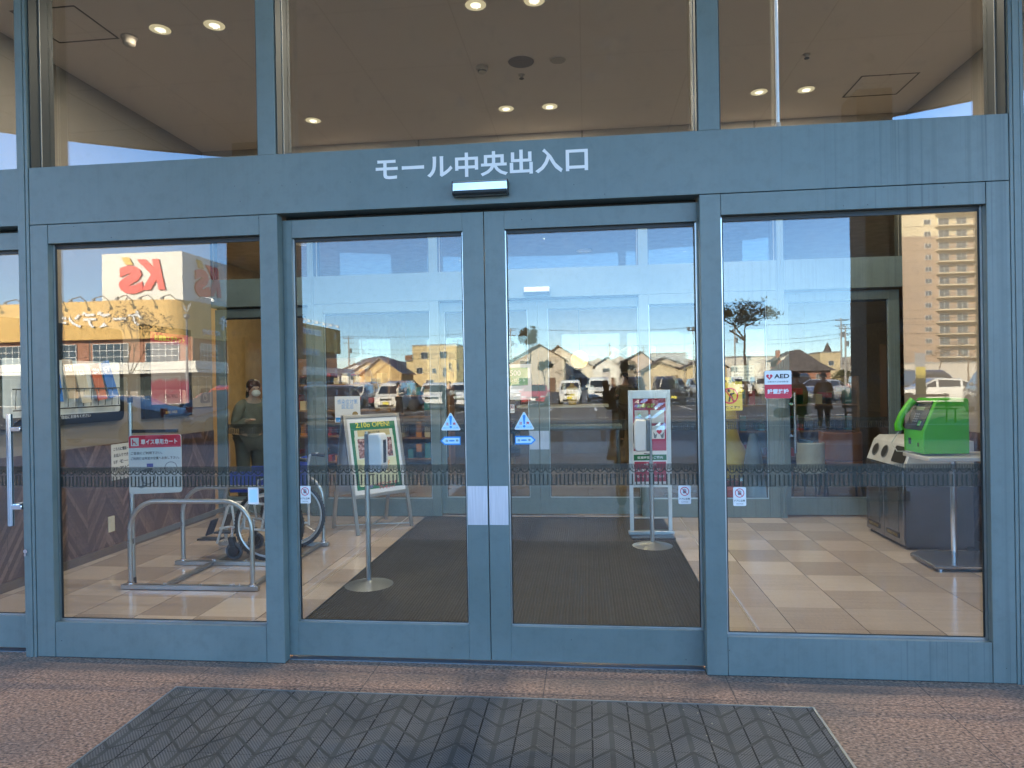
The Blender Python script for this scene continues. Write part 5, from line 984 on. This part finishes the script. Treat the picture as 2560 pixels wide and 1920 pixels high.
gable('small white gabled house in the middle distance', 1.6, 7.6, 4.8, -157, 9, 4.7, 6.7, SID((.66, .62, .55)), wins=((0, 4, 1.6, .9),))
gable('pinkish house with dark roof behind the poster stand', 7.2, 12.4, 10.4, -129, 9, 5.2, 6.8, SID((.55, .42, .33)), roof=pm('dark_roof', (.05, .045, .045), .6), wins=((-.8, 4.2, 1.3, 1.0), (.9, 1.5, 1.8, 1.6)))
gable('low ochre house in front of the pinkish house', 9, 15, 11.2, -105, 8, 2.9, 4.2, SID((.5, .4, .26)), wins=((0, 1.5, 1.8, 1.1),))
gable('ochre house with grey roof left of the tall yellow house', -41, -33.5, -37.5, -118, 9, 3.5, 6.2, SID((.52, .36, .17)), roof=pm('grey_roof', (.16, .16, .17), .6), wins=((-1, 2.2, 1.6, 1.1),))
gable('second ochre house with sloping roof beside the utility pole', -46, -39, -43, -128, 9, 4.2, 6.0, SID((.55, .42, .24)), roof=MC['grey_roof'], wins=((0, 2.4, 1.8, 1.2),))
gable('white house at the right of the tall yellow house', -31, -24, -27, -157, 9, 5.2, 7.2, SID((.68, .64, .55)), roof=MC['grey_roof'], wins=((0, 3.6, 1.6, 1.1),))
gable('far white house under the mountain ridge', -64, -56, -60, -170, 9, 5.4, 7, SID((.66, .66, .62)), roof=MC['grey_roof'], wins=((0, 3.6, 2.6, 1.1),))
gable('far brown-roofed house between poles in the right door', 13.5, 20, 16, -140, 9, 4.4, 6, SID((.5, .42, .32)), wins=((0, 3, 1.6, 1.1),)); gable('distant tan house near the light pole', 18, 25, 22, -122, 9, 3.6, 5.2, SID((.5, .38, .22)), wins=((0, 2.2, 1.6, 1.1),))
def block(lab, x0, x1, y_, dep, h, wall, wins=(), name='building', cat='building', parapet=True):
    o = thing(name, lab, cat, ((x0+x1)/2, y_-dep/2, -.12)); w_ = x1-x0; MB().box(-w_/2, w_/2, -dep/2, dep/2, 0, h).out('wall', wall, o)
    if parapet: MB().box(-w_/2-.08, w_/2+.08, -dep/2-.08, dep/2+.08, h+.001, h+.25).out('parapet', pm('parapet_grey', (.3, .29, .27), .6), o)
    M = frame_of((0, dep/2, 0), (-1, 0, 0))
    for (wx, wz, ww, wh) in wins: win(o, M, ww, wh, (-wx, wz))
    return o
YB = SID((.66, .52, .28)); o = block('three-storey yellow flat-roofed house with small windows', -36.4, -27, -138, 10, 9.6, YB, ((-2, 7.6, 1.6, 1.3), (2, 7.6, 1.5, 1.3), (-3.2, 4.4, 1.2, 1.2), (0, 4.3, .8, 1), (2.2, 4.0, .6, 1.8), (-1, 1.8, 1.6, 1.2), (3.4, 5.2, .5, 1.4)))
MB().box(-6.1, -4.71, -3, 4.8, 0, 6.6).out('side_wing', YB, o); MB().box(-6.3, -4.72, 4.0, 5.2, 6.601, 6.7).out('balcony_slab', MC['parapet_grey'], o); b = MB(); b.box(-6.3, -4.72, 5.13, 5.2, 6.71, 7.7); b.out('balcony_rail', pm('balcony_brown', (.25, .12, .06), .6), o)
block('big pale grey building far behind the houses', 20.5, 31, -211, 12, 9.8, SID((.4, .42, .42)), ((-3, 7, 2, 1.2), (2, 7, 2, 1.2))); block('long white low building behind the umbrella-shaped tree', 27, 45, -145, 12, 6.1, SID((.7, .66, .56)), ((-5, 3.5, 1.4, 1), (5, 3.5, 1.4, 1)))
block('long low beige wall building below the brown tower', 52, 84, -130, 8, 3.6, SID((.56, .5, .42)), ((-9, 2.2, 1.4, .8), (5, 2.2, 1.4, .8))); block('pale turreted building beside the utility poles', 50, 54.5, -150, 8, 6.8, SID((.62, .5, .3)), ((0, 4.5, 1, 1),))
o = thing('turret', 'small dark conical turret roof on the pale building by the poles', 'roof turret', (52.2, -152, 6.95)); MB().lathe([(1.0, 0), (.95, .1), (.02, 2.2), (.0005, 2.25)], n=8).out('cone', ROOF, o, smooth=False); MB().lathe([(.85, -.2), (.85, -.002)], n=8).out('drum', MC['parapet_grey'], o)
# brick restaurant with a tall hipped roof
t = Mt('red_brick', (.35, .14, .08), .8); x, y, z = t.xyz(); t.color(t.mix(line(z, .12, .02), t.ramp(t.noise(5, 4), [(.3, (.3, .11, .065)), (.7, (.42, .18, .11))]), (.35, .28, .22))); BRK = t.m
o = thing('brick_restaurant', 'brick building with steep hipped shingle roof and chimney in the right window', 'building', (37, -120, -.12)); MB().box(-3.6, 3.6, -4, 4, 0, 2.7).box(-2.6, 3.4, -9, -4.001, 0, 4.8).out('wall', BRK, o)
SH = pm('shingle_roof', (.13, .11, .1), .8, var=.2, scale=2); MB().add([(-4.4, -4.6, 2.65), (4.4, -4.6, 2.65), (4.4, 4.7, 2.65), (-4.4, 4.7, 2.65), (-2.9, -3, 4.0), (2.9, -3, 4.0), (2.6, 2.6, 3.9), (-2.6, 2.6, 3.9), (-.4, -2, 6.6), (.5, -2, 6.6)], [(3, 2, 6, 7), (2, 1, 5, 6), (1, 0, 4, 5), (0, 3, 7, 4), (7, 6, 9, 8), (6, 5, 9), (5, 4, 8, 9), (4, 7, 8), (0, 1, 2, 3)]).out('roof', SH, o, smooth=False)
MB().prism([(-3.6, 4.5), (.3, 6.4), (3.9, 4.6), (3.9, 4.75), (.3, 6.6), (-3.6, 4.7)], 'y', -9.3, -3.9).out('rear_roof', SH, o, smooth=False); MB().box(-2.4, -1.7, -6.5, -5.8, 4, 6.75).out('chimney', BRK, o); win(o, frame_of((0, 4, 0), (-1, 0, 0)), .7, .9, (-1.6, 1.6)); win(o, frame_of((0, 4, 0), (-1, 0, 0)), .7, .9, (1.8, 1.6))

# electronics store: yellow band, white sign box with the red logo
KY = pm('yellow_band', (.72, .45, .14), .7, var=.03, scale=1); kb = thing('electronics_store', 'yellow and white electronics store with big red logo box, mirrored in the left window', 'store building', (-35.9, -54.9, -.12))
W2_, D2_ = 34, 39; MB().box(-W2_, -.6, -D2_, -.6, 0, 6.3).out('lower_wall', pm('store_lower_wall', (.24, .2, .17), .7), kb); 
rp = [(-W2_, -D2_), (0, -D2_), (0, -2.2)]+[(-2.2+2.2*math.cos(R(a)), -2.2+2.2*math.sin(R(a))) for a in range(10, 91, 10)]+[(-W2_, 0)]; MB().prism(rp, 'z', 6.2, 9.7).out('yellow_band', KY, kb, smooth=False)
WB = pm('sign_box_white', (.74, .72, .66), .5, var=.02); MB().box(-8.5, -.55, -8.3, -.4, 9.701, 14.1).out('sign_box', WB, kb)
RL = pm('logo_red', (.8, .012, .015), .4, var=.03); OL = pm('logo_yellow', (.72, .42, .02), .4)
for M in (frame_of((-4.55, -.39, 11.95), (-1, 0, 0)), frame_of((-.54, -4.35, 11.95), (0, 1, 0))):
    text('logo_letter', RL, kb, 'K', M, w=2.7, h=2.85, bold=.055, t=.15, shear=.25, at=(-1.05, .1)); text('logo_letter', RL, kb, 's', M, w=2.3, h=2.6, bold=.035, t=.15, at=(1.05, -.35)); MB().prism([(.7, 1.05), (1.45, 1.05), (1.85, 1.75), (1.1, 1.75)], 'z', 0, .15, M).out('logo_apostrophe', OL, kb)
M = frame_of((-8.6, .02, 8.05), (-1, 0, 0)); text('store_lettering', WHP, kb, 'ケーズデンキ', M, w=8.6, h=1.5, bold=.028, t=.12); text('small_lettering', WHP, kb, 'さいたま新都心店' if 0 else '店', M, w=.7, h=.7, bold=.02, t=.1, at=(5.1, -1.0))
M = frame_of((.02, -9.6, 8.0), (0, 1, 0)); text('side_lettering', WHP, kb, 'ケーズデンキ', M, w=8.2, h=1.6, bold=.05, t=.2, at=(0, 0)); text('small_lettering', WHP, kb, 'ひたちなか南店' if 0 else 'パワフル館', M, w=3.2, h=.6, bold=.03, t=.1, at=(5.5, -1.15))
M = frame_of((.02, -27, 8), (0, 1, 0)); plate('billboard', WHP, kb, M, 9, .8, 0, 0, .06, at=(0, .7)); text('billboard_lettering', BLUE, kb, 'パソコン 家電 修理サービス', M, w=8, h=.5, t=.08, at=(0, .7)); plate('billboard', pm('board_grey', (.4, .4, .42), .6), kb, M, 12, .9, 0, 0, .06, at=(2, -2.0)); text('billboard_lettering', BLUE, kb, '安心のケーズデンキ 携帯電話', M, w=10, h=.6, t=.08, at=(2, -2.0))
M = frame_of((0, -.58, 0), (-1, 0, 0)); BP = pm('orange_panel', (.33, .15, .09), .7)
for cx, cw_ in ((7.8, 3.4), (2.8, 3.2), (13, 3.4), (18.2, 3.4), (23.5, 3.4)): plate('brick_panel', BP, kb, M, 5.0, 2.35, 0, 0, .04, at=(cx-.5, 5.1)); win(kb, Matrix.Translation(Vector((0, .045, 0))) @ M, cw_, 1.75, (cx, 4.9), (5, 3))
Ms = frame_of((-.58, 0, 0), (0, 1, 0))
for cy in (-4.5, -9.5, -15, -20.5): plate('brick_panel', BP, kb, Ms, 4.6, 2.3, 0, 0, .04, at=(cy, 5.1)); win(kb, Matrix.Translation(Vector((.045, 0, 0))) @ Ms, 3.0, 1.7, (cy, 4.9), (5, 3))
b = MB()
for z0, z1, ot in ((3.25, 3.95, 2.6), (2.95, 3.2, 2.9)): b.box(-W2_, ot-.6, ot-1.0, ot-.6, z0, z1); b.box(ot-1.0, ot-.6, -D2_, ot-1.01, z0, z1); b.box(-W2_, ot-1.01, -.59, ot-1.01, z1-.1, z1-.02)
b.out('white_awning', WB, kb); SG = pm('shopfront_glass', (.05, .06, .06), .1)
for i in range(6): win(kb, M, 4.2, 2.5, (3.2+i*5.2, 1.4), (3, 1), gl=SG)
for i in range(4): win(kb, Ms, 4.2, 2.5, (-3.2-i*5.2, 1.4), (3, 1), gl=SG)
for i in range(13):
    px = -1.2-i*2.2; MB().tube([(px, -.4, 9.7), (px-.1, .3, 10.1), (px-.3, 1.2, 9.75)], .05, 6).box(px-.42, px-.2, 1.1, 1.32, 9.55, 9.75).out('floodlight', GREYP, kb)
for i in range(14):
    py = -2-i*2.5; MB().tube([(-.4, py, 9.7), (.3, py-.1, 10.15), (1.2, py-.3, 10.0)], .05, 6).box(1.1, 1.4, py-.5, py-.1, 9.7, 9.95).out('floodlight', WHP, kb)
block('cream tiled building beside the store, mirrored in the far left door', -92, -70.2, -50, 12, 8.5, SID((.6, .54, .42)), ())

# apartment tower
t = Mt('tower_cladding', (.3, .2, .14), .75); x, y, z = t.xyz(); c = t.ramp(t.noise(1.2, 4), [(.3, (.33, .23, .165)), (.7, (.38, .27, .195))]); c = t.mix(z.gt(36.6), c, (.64, .53, .35)); c = t.mix(line(z, 3.0, .12), c, (.2, .13, .09)); t.color(c)
tw = thing('apartment_tower', 'tall brown and cream apartment tower with balconies, mirrored in the right window', 'apartment building', (89, -190, 0)); MB().box(-11, 9.6, -10, 10, 0, 52).out('wall', t.m, tw); TW = MC['window_glass']
BS = pm('balcony_cream', (.56, .46, .32), .7); M = frame_of((0, 10, 0), (-1, 0, 0))
MB().box(8.2, 9.9, 10.001, 11.5, 0, 52).out('fin_wall', BS, tw)
for k in range(16):
    z0 = 3*k+2.6; MB().box(-.9, 8.19, 10.001, 12.0, z0, z0+.3).out('balcony_slab', BS, tw)
    b = MB(); b.box(-.9, 8.19, 11.88, 11.94, z0+1.2, z0+1.28)
    for i in range(24): b.box(-.85+i*.39, -.80+i*.39, 11.89, 11.93, z0+.3, z0+1.2)
    b.out('railing', GREYP, tw)
    for wx in (1.2, 5.4): win(tw, M, 2.4, 1.9, (-wx, z0+1.35))
    win(tw, M, 1.5, 1.1, (2.6, z0+1.5), (2, 1))
o = thing('apartment_wing', 'narrow brown tower wing with a column of square windows left of the tall tower', 'apartment building', (73.6, -186, 0)); t2 = pm('wing_cladding', (.27, .17, .12), .75); MB().box(-3.2, 3.2, -2, 4, 0, 29.5).out('wall', t2, o)
M = frame_of((-3.2, 0, 0), (0, -1, 0)); M2 = frame_of((0, 4, 0), (-1, 0, 0))
for k in range(9): win(o, M2, 1.9, 1.6, (1.9, 3*k+5), (1, 1)); win(o, M, 1.6, 1.6, (-1, 3*k+5), (1, 1))

# utility poles and wires
CON = pm('concrete_pole', (.36, .35, .33), .8)
def pole(x_, y_, h, lab, arms=2):
    o = thing('utility_pole', lab, 'utility pole', (x_, y_, -.12)); MB().tube([(0, 0, 0), (0, 0, h)], [.2, .13], 12).out('mast', CON, o); b = MB()
    for i in range(arms):
        z_ = h-.5-i*1.1; b.box(-1.1, 1.1, -.06, .06, z_, z_+.12)
        for k in (-1, -.5, .5, 1): b.cyl((k, 0, z_+.12), (k, 0, z_+.38), .06, n=8)
    b.out('crossarm', GREYP, o); MB().cyl((.35, 0, h-3.6), (.35, 0, h-2.6), .28, n=14).out('transformer', GREYP, o)
PL = [(-50, -137, 12, 'utility pole in front of the yellow house, left door'), (-15.2, -136, 12.6, 'utility pole at the left edge of the right door'), (7, -200, 12.8, 'distant utility pole in the middle of the right door'), (47.4, -130, 12.6, 'utility pole with many wires left of the apartment wing'), (30, -139, 12.5, 'utility pole behind the umbrella-shaped tree'), (46, -124, 10.6, 'slimmer pole just left of the wired pole'), (16, -190, 11, 'distant pole behind the light pole'), (-29, -150, 11.5, 'utility pole beside the white house')]
for p in PL: pole(*p)
o = thing('light_pole', 'tall floodlight pole at the right edge of the right door', 'street light', (14.6, -92, -.12)); MB().tube([(0, 0, 0), (0, 0, 8.6)], [.14, .09], 12).out('mast', CON, o); b = MB(); b.box(-.7, .7, -.05, .05, 8.2, 8.3)
for k in (-.6, 0, .6): b.box(k-.22, k+.22, .05, .25, 8.3, 8.75)
b.out('floodlights', GREYP, o)
def wire(a, c_, sag, n=16): return [(a[0]+(c_[0]-a[0])*i/n, a[1]+(c_[1]-a[1])*i/n, a[2]+(c_[2]-a[2])*i/n-sag*4*(i/n)*(1-i/n)) for i in range(n+1)]
for i, (a, c_, s_, lab) in enumerate((((-50, -137, 11.9), (-15.2, -136, 12.3), .7, 'top wire from the left pole to the right-door pole'), ((-15.2, -136, 12.4), (30, -139, 12.6), .9, 'top wire across the right door'), ((30, -139, 12.3), (47.4, -130, 12.3), .5, 'top wire to the wired pole'), ((47.4, -130, 12.2), (100, -110, 12.3), .8, 'wire passing before the tower'), ((-90, -137, 12), (-50, -137, 11.9), .9, 'wire left of the first pole'), ((-50, -137, 9.2), (-15.2, -136, 9.4), .7, 'lower wire from the left pole'), ((-50, -137, 8.4), (-15.2, -136, 8.6), .9, 'lowest wire from the left pole'), ((-15.2, -136, 9.4), (30, -139, 9.4), .9, 'lower wire across the right door'), ((30, -139, 9.4), (47.4, -130, 9.6), .5, 'lower wire to the wired pole'), ((30, -139, 8.6), (47.4, -130, 8.8), .5, 'lowest wire to the wired pole'), ((47.4, -130, 9.6), (100, -110, 9.3), .8, 'lower wire before the tower'), ((47.4, -130, 11.3), (100, -112, 10.9), .8, 'middle wire before the tower'))):
    tag(MB().tube(wire(a, c_, s_), .035, 5).out('power_line', BLKP), lab, 'power line', 'overhead wires beyond the car park')

# ---------------- trees
def tree(lab, x_, y_, h, cr, seed, leafcol=None, dens=900, leaf=.09, base=.35, levels=4, spread=.6, flat=1.0, trunk=.07, bark=(.07, .055, .045), zc=None):
    rr = random.Random(seed); o = thing('tree', lab, 'tree', (x_, y_, -.12)); b = MB(); tips = []
    def grow(p, d_, L, rad, lv):
        q = p+d_*L; m = p.lerp(q, .5)+Vector((rr.uniform(-1, 1), rr.uniform(-1, 1), 0))*L*.06; b.tube([p, m, q], [rad, rad*.82, rad*.62], 7 if lv > 2 else 4); tips.append((q, lv))
        if lv <= 0: return
        for i in range(rr.choice((2, 3, 3))):
            a = rr.uniform(0, 6.28); s_ = spread*rr.uniform(.6, 1.3); nd = (d_+Vector((math.cos(a)*s_, math.sin(a)*s_, rr.uniform(-.15, .25)*flat))).normalized(); nd.z = nd.z*flat+(.12 if flat < 1 else 0); nd.normalize(); grow(p.lerp(q, rr.uniform(.75, 1)), nd, L*rr.uniform(.62, .82), rad*.58, lv-1)
    H0 = h*base; b.tube([(0, 0, 0), (0, 0, H0*.5), (0, 0, H0)], [trunk*1.5, trunk*1.1, trunk], 10); grow(Vector((0, 0, H0*.95)), Vector((0, 0, 1)), h*(1-base)*.38, trunk*.9, levels)
    mz = max(q.z for q, _ in tips); mr = max((q.x**2+q.y**2)**.5 for q, _ in tips); sx = cr/mr; sz = (h-H0)/(mz-H0)
    fx = lambda v_: (v_[0]*(sx if v_[2] > H0 else 1), v_[1]*(sx if v_[2] > H0 else 1), H0+(v_[2]-H0)*sz if v_[2] > H0 else v_[2])
    b.v = [fx(v_) for v_ in b.v]; b.out('trunk', pm('bark_%02d' % int(bark[0]*100), bark, .9), o)
    if leafcol:
        lf = MB(); tp = [Vector(fx(q)) for q, lv in tips if lv <= 1]
        for i in range(dens):
            c0 = rr.choice(tp); g = Vector((rr.gauss(0, .16)*cr*.6, rr.gauss(0, .16)*cr*.6, rr.gauss(0, .1)*cr*.5)); p = c0+g; a = rr.uniform(0, 6.28); e_ = rr.uniform(-.9, .9); u_ = Vector((math.cos(a), math.sin(a), e_)).normalized()*leaf*rr.uniform(.6, 1.5); w_ = Vector((-math.sin(a), math.cos(a), rr.uniform(-.6, .6))).normalized()*leaf*.42
            lf.add([p-u_, p+w_, p+u_, p-w_], [(0, 1, 2, 3)])
        t = pm('leaves_%02d%02d' % (int(leafcol[0]*100), int(leafcol[1]*100)), leafcol, .7, var=.45, scale=3); lf.out('crown', t, o, smooth=False)
    return o
tree('dark evergreen tree before the cream gabled house', -5.9, -69, 7.4, 1.25, 11, (.03, .045, .02), 2600, .16, base=.2, spread=.5, trunk=.16); tree('smaller dark evergreen right of the tall one', -4.2, -66, 3.8, 1.0, 12, (.035, .05, .022), 1200, .14, base=.2, trunk=.1)
tree('umbrella-crowned tree with reddish tips at the left of the right window', 8.6, -34.6, 5.6, 2.3, 21, (.045, .04, .022), 1700, .12, base=.42, levels=4, spread=1.15, flat=.55, trunk=.085)
tree('young tree with bare top and dark leaf tiers before the store', -16.7, -19.9, 4.9, 1.5, 31, (.05, .05, .03), 420, .07, base=.12, levels=4, spread=.55, trunk=.05)
for i, (x_, y_, h, cr) in enumerate(((38.5, -76, 4.6, 2.0), (42.5, -78, 5.4, 2.6), (47, -79, 4.8, 2.3), (51, -80, 5.2, 2.6), (56, -82, 5.5, 2.4), (20.5, -112, 5.5, 2.2), (17, -96, 4.2, 1.8), (31, -92, 3.6, 1.5), (-2.0, -64, 3.2, .9))):
    tree(['bare reddish tree left below the tower', 'tall bare tree under the tower balconies', 'bare tree right of the tall bare one', 'bare tree near the right window edge', 'outermost bare tree at the right', 'bare tree beside the light pole', 'low bare tree left of the light pole', 'bare tree before the brick building', 'leafless young tree beside the evergreen'][i], x_, y_, h, cr, 40+i, (.22, .13, .08) if i in (0, 1, 3) else None, 500, .07, base=.25, levels=5 if i < 5 else 4, spread=.8, trunk=.09, bark=(.2, .14, .1) if i < 5 else (.12, .09, .07))
for i, (x_, y_, r_, lab) in enumerate(((47, -128, 2.2, 'round olive bush beside the wired pole'), (52.5, -126, 1.6, 'low olive bush right of the round one'), (-28, -76, 1.0, 'clipped green hedge clump behind the cream car'), (-25.6, -76, .9, 'second hedge clump right of the first'), (22, -116, 1.6, 'dark shrub before the tan house'), (13, -100, 1.4, 'dark shrub before the ochre house'))):
    o = thing('bush', lab, 'bush', (x_, y_, -.12)); rr = random.Random(60+i); lf = MB()
    for k in range(1100):
        a = rr.uniform(0, 6.28); ph_ = rr.uniform(0, 1.57); q = r_*rr.uniform(.75, 1.06); p = Vector((q*math.cos(a)*math.cos(ph_)*1.2, q*math.sin(a)*math.cos(ph_), q*1.2*math.sin(ph_))); u_ = Vector((rr.gauss(0, 1), rr.gauss(0, 1), rr.gauss(0, 1))).normalized()*.14; w_ = u_.orthogonal().normalized()*.1; lf.add([p-u_, p+w_, p+u_, p-w_], [(0, 1, 2, 3)])
    lf.out('foliage', pm('bush_leaves', (.08, .085, .035), .8, var=.4), o, smooth=False); MB().cyl((0, 0, 0), (0, 0, r_*.8), .12, n=8).out('trunk', pm('bark_07', (.07, .055, .045), .9), o)
# lamp post near the store
o = thing('lamp_post', 'dark lamp post with leaf-shaped finial mirrored before the store', 'lamp post', (-20.6, -29.9, -.12)); MB().tube([(0, 0, 0), (0, 0, .4), (0, 0, 5.2)], [.12, .07, .05], 12).out('post', GREYP, o); MB().lathe([(.06, 5.2), (.16, 5.3), (.14, 5.45), (.04, 5.5)], n=14).out('lamp_head', GREYP, o); MB().add([(0, 0, 5.5), (-.12, 0, 5.7), (-.2, .02, 6.0), (-.02, 0, 5.85), (.06, 0, 5.6), (.22, .02, 5.85), (.3, .02, 6.1), (.08, 0, 5.95)], [(0, 1, 2, 3), (0, 4, 5, 6, 7)]).out('leaf_finial', GREYP, o)

# far ridge
t = Mt('hill_forest', (.1, .13, .17), .95); t.color(t.ramp(t.noise(.01, 5), [(.3, (.07, .1, .13)), (.7, (.12, .15, .18))])); rr = random.Random(9); vs = []; n = 70
for j, (yy, sc_) in enumerate(((-820, 0), (-900, .6), (-980, 1), (-1100, 0))):
    for i in range(n):
        x_ = -900+1800*i/(n-1); hh = 20*math.exp(-((x_+300)/130)**2)+9+6*math.sin(i*.6)+4*math.sin(i*1.7+1); vs.append((x_, yy, -1+sc_*hh*1.2))
MB().add(vs, [(j*n+i, j*n+i+1, (j+1)*n+i+1, (j+1)*n+i) for j in range(3) for i in range(n-1)]); struct(MB().add(vs, [(j*n+i, j*n+i+1, (j+1)*n+i+1, (j+1)*n+i) for j in range(3) for i in range(n-1)]).out('hills', t.m))
# far-off town band, beyond the houses that can be told apart
b = MB(); rr = random.Random(4)
for i in range(170):
    x_ = -230+rr.uniform(0, 480); y_ = -rr.uniform(235, 420); w_ = rr.uniform(6, 15); h = rr.uniform(4, 8.5); d_ = 8
    b.box(x_, x_+w_, y_-d_, y_, -.12, h); b.prism([(x_-.5, h), (x_+w_+.5, h), (x_+w_*rr.uniform(.3, .7), h+rr.uniform(1.2, 2.6))], 'y', y_-d_-.4, y_+.4)
o = b.out('distant_town', pm('far_walls', (.38, .35, .31), .85, var=.5, scale=.06), smooth=False); tag(o, 'far-off band of low house fronts and roofs along the horizon', 'town', kind='stuff')
for o in list(C.objects):
    if o.type == 'EMPTY' and o.parent is None and not o.children: bpy.data.objects.remove(o)
